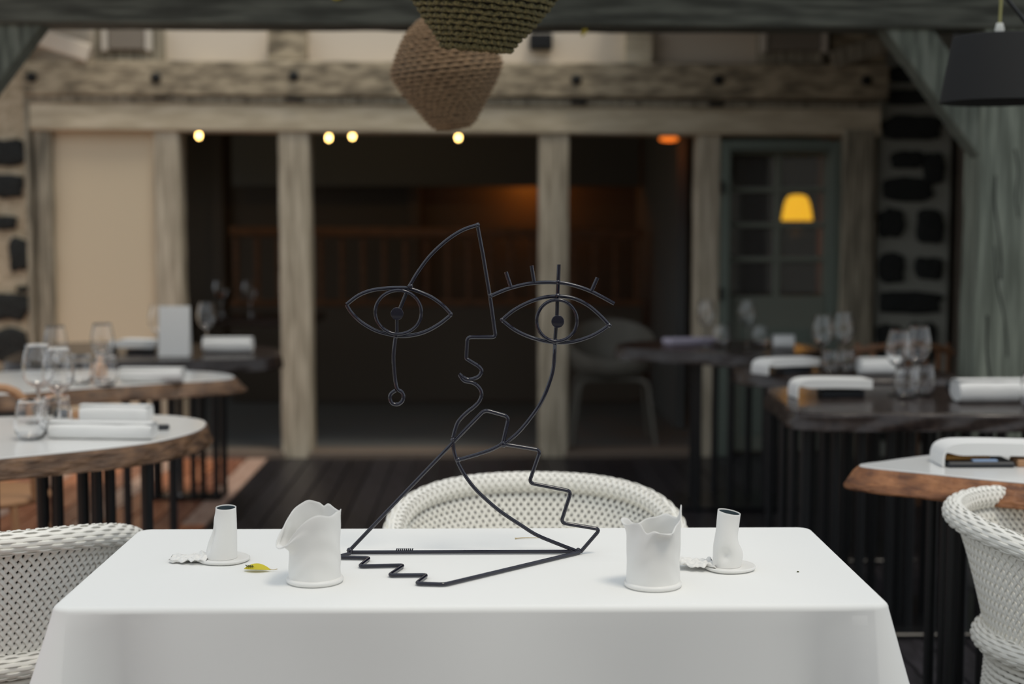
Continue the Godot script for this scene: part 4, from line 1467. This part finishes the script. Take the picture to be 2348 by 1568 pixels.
func build_left_tables() -> void:
	slab_table("near left table with a white top, thick wavy wood edge and black tube legs", [[-1.45, -3.57], [-1.227, -3.711], [-0.951, -3.926], [-0.845, -4.12], [-0.825, -4.31], [-0.88, -4.46], [-1.061, -4.556], [-1.48, -4.51], [-1.8, -4.4], [-1.9, -4.05], [-1.72, -3.7]], M.live, M.white_top, 0.02,
		[[-1.226, -4.05], [-1.184, -4.05], [-1.115, -4.05], [-1.073, -4.04], [-1.043, -4.06], [-0.939, -4.05], [-1.35, -4.02], [-1.45, -4.1]], 0.016, [-1.18, -4.06, 0.66, 0.2])
	wine_glass(Vector3(-1.224, 0.75, -4.222), "front wine glass on the near left table, right of its twin", "glasses on the near left table", 1.06)
	wine_glass(Vector3(-1.318, 0.75, -4.342), "wine glass behind, left of its twin on the near left table", "glasses on the near left table", 1.06)
	tumbler(Vector3(-1.246, 0.75, -4.03), "stemless glass in front on the near left table, leftmost by the image edge", "glasses on the near left table")
	tumbler(Vector3(-1.207, 0.75, -4.13), "stemless glass half hidden behind the front stemless glass, near left table", "glasses on the near left table")
	rolled_napkin(Vector2(-1.199, -4.06), Vector2(-0.912, -4.03), 0.06, 0.044, "white rolled napkin lying in front on the near left table", "napkins on the near left table")
	rolled_napkin(Vector2(-1.203, -4.385), Vector2(-1.0, -4.365), 0.065, 0.05, "white rolled napkin behind the front roll on the near left table, its fold showing", "napkins on the near left table")
	slab_box("knife", Vector3(-0.965, 0.75, -4.21), Vector3(0.11, 0.015, 0.024), 0.12, M.slate, "black knife handle between the two white rolls on the near left table", "knife", 0.004)
	slab_box("wood_block", Vector3(-1.23, 0.75, -4.47), Vector3(0.05, 0.022, 0.03), 0.0, M.tan, "small brown block behind the glasses on the near left table", "block")
	slab_box("cutlery_case", Vector3(-1.29, 0.75, -4.48), Vector3(0.05, 0.026, 0.03), 0.0, M.slate, "small black case behind the glasses on the near left table, beside the brown block", "case")
	slab_table("second left table, white glossy top and pale pointed wood edge", [[-1.95, -4.95], [-1.676, -5.1], [-1.462, -5.285], [-1.2, -5.45], [-0.975, -5.62], [-1.08, -5.85], [-1.45, -5.97], [-1.9, -5.9], [-2.15, -5.45]], M.live, M.white_top, 0.045,
		[[-1.65, -5.5], [-1.5, -5.6], [-1.36, -5.55], [-1.31, -5.62], [-1.2, -5.6]], 0.016, [-1.45, -5.58, 0.75, 0.34])
	wine_glass(Vector3(-1.55, 0.75, -5.32), "wine glass at left on the second left table", "glasses on the second left table")
	wine_glass(Vector3(-1.41, 0.75, -5.43), "wine glass at right on the second left table, before the pale plaster", "glasses on the second left table")
	tumbler(Vector3(-1.49, 0.75, -5.42), "stemless glass at left on the second left table", "glasses on the second left table")
	tumbler(Vector3(-1.385, 0.75, -5.36), "stemless glass at right on the second left table, in front of the wine glass", "glasses on the second left table")
	rolled_napkin(Vector2(-1.36, -5.5), Vector2(-1.13, -5.49), 0.08, 0.05, "white rolled napkin on the second left table")
	var cd := Mb.new()
	cd.lathe([[0.0, 0.0], [0.025, 0.0], [0.03, 0.03], [0.024, 0.06], [0.01, 0.075], [0.0, 0.076]], 20)
	single("peach_form", cd, M.peach, "peach coloured rounded form between the glasses on the second left table", "peach_form", Vector3(-1.45, 0.75, -5.52))  # peach coloured turned form, narrowing at the top
	slab_table("third left table against the house, dark top, menu card standing on it", [[-2.05, -6.3], [-1.578, -6.3], [-1.2, -6.38], [-0.98, -6.46], [-0.93, -6.62], [-1.06, -7.05], [-1.55, -7.3], [-2.1, -7.25]], M.dark_top, M.dark_top, 0.012,
		leg_grid(-1.62, -1.3, -7.1, -7.2, 4, 2, 6), 0.016, [-1.47, -7.17, 0.36, 0.13])
	draped_napkin(Vector2(-1.6, -6.72), 0.0, 0.19, 0.062, 0.11, 0.034, "white napkin bent over a black case, left on the third left table", "napkins on the third left table")
	slab_box("cutlery_case", Vector3(-1.57, 0.75, -6.72), Vector3(0.12, 0.018, 0.08), 0.0, M.slate, "black case under the bent napkin on the third left table", "case")
	rolled_napkin(Vector2(-1.29, -6.73), Vector2(-1.07, -6.73), 0.09, 0.066, "white rolled napkin at right on the third left table", "napkins on the third left table")
	var mc := thing("menu_card", "white menu card standing upright on the third left table", "menu", Vector3(-1.384, 0.75, -6.56))
	for s in [-1, 1]:
		var mb := Mb.new()
		mb.box(Vector3(0, 0.111, s * 0.016), Vector3(0.136, 0.222, 0.003), 0.001, Basis(Vector3.RIGHT, -s * 0.13))
		part("leaf", mb, M.napkin, mc)
	wine_glass(Vector3(-1.3, 0.75, -6.85), "wine glass right of the menu card on the third left table", "glasses on the third left table")
	wine_glass(Vector3(-1.47, 0.75, -6.62), "wine glass left of the menu card on the third left table", "glasses on the third left table")
	# pale chair at the far left edge
	var ch := thing("bentwood_chair", "pale wooden chair cut by the left image edge, behind the near left table", "chair", Vector3(-1.66, 0, -4.85))
	var bk := Mb.new()
	bk.tube(rounded([Vector3(-0.2, 0.45, 0.1), Vector3(-0.2, 0.82, 0.16), Vector3(0.2, 0.82, 0.16), Vector3(0.2, 0.45, 0.1)], 0.1), 0.014, 10)
	part("back_hoop", bk, M.tan, ch)
	var se := Mb.new()
	se.lathe([[0.0, 0.43], [0.2, 0.43], [0.215, 0.44], [0.2, 0.455], [0.0, 0.45]], 28)
	part("seat", se, M.tan, ch)
	for x in [-1, 1]:
		for z in [-1, 1]:
			var lg := Mb.new()
			lg.tube(PackedVector3Array([Vector3(x * 0.14, 0.44, z * 0.14), Vector3(x * 0.19, 0.0, z * 0.19)]), 0.014, 10)
			part("leg", lg, M.tan, ch)
	# slim chrome foot standing on the plate of the third table
	var cl := thing("chrome_foot", "slim chrome post on the dark floor plate under the third left table", "stand", Vector3(-1.50, 0.018, -7.125))
	var cm := Mb.new()
	cm.tube(PackedVector3Array([Vector3(0, 0.004, 0), Vector3(0, 0.2, 0)]), 0.009, 12)
	part("post", cm, M.chrome, cl)
	var cf := Mb.new()
	cf.lathe([[0.0, 0.0], [0.026, 0.0], [0.026, 0.006], [0.012, 0.014], [0.0, 0.015]], 24)
	part("foot", cf, M.chrome, cl)

func build_right_tables() -> void:
	slab_table("near right table with a white top and a pointed warm brown live edge", [[0.905, -3.56], [1.05, -3.44], [1.22, -3.321], [1.55, -3.15], [1.95, -3.2], [2.05, -3.6], [1.7, -3.95], [1.35, -3.85], [1.146, -3.74], [0.99, -3.64]], M.live_r, M.white_top, 0.04,
		leg_grid(1.12, 1.6, -3.5, -3.7, 6, 3, 7), 0.014, [1.36, -3.6, 0.55, 0.3])
	draped_napkin(Vector2(1.225, -3.58), 0.0, 0.25, 0.058, 0.1, 0.03, "white napkin bent over a black tray on the near right table")
	slab_box("tray", Vector3(1.19, 0.75, -3.57), Vector3(0.165, 0.014, 0.1), 0.0, M.slate, "black tray under the bent napkin on the near right table", "tray", 0.005)
	slab_box("brush", Vector3(1.165, 0.764, -3.575), Vector3(0.11, 0.012, 0.05), 0.0, M.bristle, "tan bristle brush lying in the black tray", "brush")
	slab_box("paper_packet", Vector3(1.2, 0.764, -3.535), Vector3(0.06, 0.005, 0.02), 0.0, M.blue_paper, "pale blue paper packet on the black tray", "packet", 0.001)
	slab_box("wood_block", Vector3(1.305, 0.75, -3.56), Vector3(0.05, 0.018, 0.06), 0.0, M.tan, "tan wooden block right of the black tray on the near right table", "block")
	slab_table("second right table, long dark glossy top on many black tubes", [[0.98, -4.57], [1.3, -4.55], [1.652, -4.52], [2.0, -4.5], [2.15, -4.9], [2.0, -5.3], [1.6, -5.33], [1.1, -5.3], [0.99, -5.2], [0.97, -4.85]], M.dark_top, M.dark_top, 0.01,
		leg_grid(1.03, 1.75, -4.75, -5.1, 9, 3, 8), 0.016, [1.4, -4.92, 0.85, 0.5])
	draped_napkin(Vector2(1.16, -4.98), 0.1, 0.26, 0.065, 0.1, 0.03, "white napkin bent over a dark knife rest, left on the second right table", "napkins on the second right table")
	slab_box("cutlery_case", Vector3(1.20, 0.75, -5.0), Vector3(0.15, 0.024, 0.06), 0.1, M.slate, "black case under the bent napkin on the second right table", "case")
	wine_glass(Vector3(1.405, 0.75, -5.04), "wine glass at left on the second right table, above two stemless glasses", "glasses on the second right table")
	wine_glass(Vector3(1.485, 0.75, -5.08), "wine glass at right on the second right table, taller of the pair", "glasses on the second right table", 1.05)
	tumbler(Vector3(1.405, 0.75, -4.93), "stemless glass at left below the wine glasses of the second right table", "glasses on the second right table")
	tumbler(Vector3(1.475, 0.75, -4.99), "stemless glass at right below the wine glasses of the second right table", "glasses on the second right table")
	rolled_napkin(Vector2(1.54, -4.83), Vector2(1.765, -4.84), 0.1, 0.072, "thick white rolled napkin at right on the second right table", "napkins on the second right table")
	slab_box("salt_pot", Vector3(1.64, 0.75, -5.2), Vector3(0.03, 0.026, 0.03), 0.2, M.slate, "small dark pot behind the thick roll on the second right table", "pot", 0.006)
	tumbler(Vector3(1.735, 0.75, -4.66), "stemless glass at the right image edge on the second right table", "glasses on the second right table")
	slab_table("third right table, dark top with a slanted left edge, behind the second", [[1.0, -5.97], [1.22, -5.6], [1.5, -5.54], [1.72, -5.58], [1.82, -5.8], [1.6, -6.25], [1.2, -6.3]], M.dark_top, M.dark_top, 0.012,
		leg_grid(1.15, 1.6, -5.8, -6.05, 5, 2, 9), 0.016, [1.38, -5.92, 0.6, 0.4])
	draped_napkin(Vector2(1.17, -5.78), 0.5, 0.26, 0.06, 0.1, 0.03, "white napkin bent over a black case, left on the third right table", "napkins on the third right table")
	slab_box("cutlery_case", Vector3(1.2, 0.75, -5.79), Vector3(0.14, 0.024, 0.06), 0.5, M.slate, "black case under the bent napkin on the third right table", "case")
	wine_glass(Vector3(1.331, 0.75, -5.863), "wine glass at left on the third right table, before the glazed door", "glasses on the third right table")
	wine_glass(Vector3(1.421, 0.75, -5.896), "wine glass at right on the third right table, before the glazed door", "glasses on the third right table", 1.05)
	tumbler(Vector3(1.34, 0.75, -5.75), "stemless glass at left below the wine glasses of the third right table", "glasses on the third right table", 0.85)
	tumbler(Vector3(1.41, 0.75, -5.78), "stemless glass at right below the wine glasses of the third right table", "glasses on the third right table", 0.85)
	rolled_napkin(Vector2(1.44, -5.71), Vector2(1.6, -5.71), 0.09, 0.062, "white rolled napkin at right on the third right table", "napkins on the third right table")
	slab_table("far right table before the doorway, dark top with a light brown edge at right", [[0.62, -7.0], [0.9, -6.76], [1.18, -6.55], [1.5, -6.74], [1.58, -7.0], [1.25, -7.42], [0.75, -7.36]], M.dark_top, M.dark_top, 0.012,
		leg_grid(0.98, 1.42, -6.85, -7.15, 4, 2, 10), 0.016, [1.2, -7.0, 0.6, 0.4])
	slab_box("lilac_napkin", Vector3(0.98, 0.75, -7.16), Vector3(0.25, 0.03, 0.12), 0.25, M.lilac, "flat lilac grey napkin lying at left on the far right table", "napkin", 0.008)  # flat lilac napkin as a low soft-edged block
	wine_glass(Vector3(1.034, 0.75, -7.0), "wine glass at left on the far right table", "glasses on the far right table")
	wine_glass(Vector3(1.229, 0.75, -7.0), "wine glass at right on the far right table", "glasses on the far right table")
	tumbler(Vector3(1.1, 0.75, -6.97), "stemless glass beside the left wine glass on the far right table", "glasses on the far right table")
	tumbler(Vector3(1.278, 0.75, -6.92), "stemless glass beside the right wine glass on the far right table", "glasses on the far right table")
	rolled_napkin(Vector2(1.335, -6.9), Vector2(1.43, -6.89), 0.09, 0.06, "short white rolled napkin at right on the far right table")
	# dim basket chair behind the third table
	var ch := thing("slat_chair", "dim brown chair with a curved slatted back beside the weathered timber post", "chair", Vector3(1.86, 0, -6.75))
	for i in 7:
		var a := -0.9 + i * 0.3
		var mb := Mb.new()
		mb.box(Vector3(sin(a) * 0.26, 0.62, cos(a) * 0.24), Vector3(0.03, 0.36, 0.012), 0.003, Basis(Vector3.UP, a))
		part("slat", mb, M.rail_wood, ch)
	var tr := PackedVector3Array()
	for i in 13:
		var a := -1.2 + i * 0.2
		tr.append(Vector3(sin(a) * 0.26, 0.81 - 0.05 * absf(a), cos(a) * 0.24))
	var tm := Mb.new()
	tm.tube(tr, 0.016, 10)
	part("top_rail", tm, M.rail_wood, ch)
	var se := Mb.new()
	se.lathe([[0.0, 0.42], [0.23, 0.42], [0.24, 0.435], [0.23, 0.45], [0.0, 0.45]], 28)
	part("seat", se, M.rail_wood, ch)
	for x in [-1, 1]:
		for z in [-1, 1]:
			var lg := Mb.new()
			lg.tube(PackedVector3Array([Vector3(x * 0.15, 0.43, z * 0.15), Vector3(x * 0.19, 0.0, z * 0.19)]), 0.014, 10)
			part("leg", lg, M.rail_wood, ch)

# ---------------------------------------------------------------- hanging things
func basket(called: String, at: Vector3, prof: Array, tilt: Vector3, mat: Material, label: String, seed_: int, cord_top: float, coil_r: float, loops: int, gap: float) -> void:
	var o := thing(called, label, "lampshade", at, 0.0, "woven baskets hung as lampshades")
	var bs := Basis.from_euler(tilt)
	var f := noise(seed_, 1.0)
	# coils one above the other along the profile
	var total := 0.0
	for i in prof.size() - 1:
		total += Vector2(prof[i + 1][0] - prof[i][0], prof[i + 1][1] - prof[i][1]).length()
	var rows := int(total / (coil_r * gap))
	for r in rows + 1:
		var want := total * r / rows
		var run := 0.0
		var rr := 0.0
		var yy := 0.0
		for i in prof.size() - 1:
			var a := Vector2(prof[i][0], prof[i][1])
			var b := Vector2(prof[i + 1][0], prof[i + 1][1])
			var l := a.distance_to(b)
			if run + l >= want or i == prof.size() - 2:
				var q := a.lerp(b, clampf((want - run) / l, 0.0, 1.0))
				rr = q.x
				yy = q.y
				break
			run += l
		var p := PackedVector3Array()
		var rad := []
		var n := 160
		for j in n:
			var a := TAU * j / n
			var w := 0.5 + 0.5 * sin(a * loops + r * 2.1 + 1.5 * f.get_noise_2d(a * 2.0, r))
			var q := rr * (1.0 + 0.035 * f.get_noise_2d(cos(a) * 1.2 + seed_, sin(a) * 1.2 + yy * 3.0)) + coil_r * 0.3 * w
			p.append(bs * Vector3(cos(a) * q, yy + coil_r * 0.45 * f.get_noise_2d(a * 5.0, r * 3.0) + coil_r * 0.35 * (w - 0.5), sin(a) * q))
			rad.append(coil_r * (0.62 + 0.34 * w))
		var mb := Mb.new()
		mb.tube(p, rad, 6, true)
		part("coil", mb, mat, o)
	# dark shell close behind the coils, painting the shade in their gaps
	var lin := Mb.new()
	var rings := []
	for e in 2:
		for i in prof.size():
			var q: Array = prof[i] if e == 0 else prof[prof.size() - 1 - i]
			var ring := PackedVector3Array()
			for j in 40:
				var a := TAU * j / 40.0
				var r2: float = maxf(0.003, q[0] - coil_r * (0.3 if e == 0 else 0.9))
				ring.append(bs * Vector3(cos(a) * r2, q[1], sin(a) * r2))
			rings.append(ring)
	lin.loft(rings)
	part("gap_shade", lin, M.straw_shade, o)
	var top: Array = prof[prof.size() - 1]
	var cd := Mb.new()
	cd.tube(PackedVector3Array([bs * Vector3(0, top[1] - 0.03, 0), Vector3(0, cord_top - at.y, 0)]), 0.004, 8)
	part("cord", cd, M.iron, o)

func build_hanging() -> void:
	basket("basket_lampshade", Vector3(-0.022, 1.757, -3.3), [[0.075, -0.035], [0.088, -0.015], [0.118, 0.02], [0.15, 0.065], [0.168, 0.1], [0.18, 0.14], [0.178, 0.18], [0.15, 0.24], [0.09, 0.28], [0.03, 0.29]], Vector3(0.1, 0.3, -0.06), M.straw_green, "big olive green woven rope basket hanging at the top, cut by the image edge", 801, 2.67, 0.0070, 34, 2.1)
	basket("basket_lampshade", Vector3(-0.115, 1.74, -4.4), [[0.02, -0.125], [0.05, -0.122], [0.068, -0.108], [0.1, -0.06], [0.135, -0.01], [0.16, 0.035], [0.163, 0.055], [0.145, 0.1], [0.115, 0.15], [0.07, 0.19], [0.02, 0.21]], Vector3(0.05, 0.2, 0.12), M.straw_brown, "brown woven basket hanging behind and below the green one", 802, 2.67, 0.0055, 30, 2.5)
	var l := thing("pendant_lamp", "black tapered lampshade hanging at the upper right, in front of the timber post", "lamp", Vector3(1.335, 1.653, -3.9))
	var prof := [[0.146, 0.0], [0.1475, 0.0], [0.132, 0.09], [0.118, 0.168], [0.116, 0.17], [0.03, 0.172], [0.03, 0.17], [0.114, 0.166], [0.129, 0.09]]
	var rings := []
	for p in prof:
		var ring := PackedVector3Array()
		for j in 56:
			ring.append(Vector3(cos(TAU * j / 56) * p[0], p[1], sin(TAU * j / 56) * p[0]))
		rings.append(ring)
	var sh := Mb.new()
	sh.loft(rings, false, true, true)
	part("lamp_shade", sh, M.shade_black, l)
	var fe := Mb.new()
	fe.lathe([[0.0, 0.165], [0.012, 0.168], [0.012, 0.19], [0.008, 0.205], [0.0, 0.206]], 16)
	part("ferrule", fe, M.white_plastic, l)
	var co := Mb.new()
	co.tube(PackedVector3Array([Vector3(0, 0.2, 0), Vector3(0.002, 0.26, 0), Vector3(0, 0.3, 0), Vector3(0, 1.02, 0)]), [0.004, 0.0045, 0.0075, 0.0045], 10)
	part("cord", co, M.cord, l)
	var ar := Mb.new()
	ar.tube(PackedVector3Array([Vector3(0.09, 0.165, 0.03), Vector3(0.0, 0.27, 0.03)]), 0.005, 10)
	part("hanger_arm", ar, M.black_steel, l)
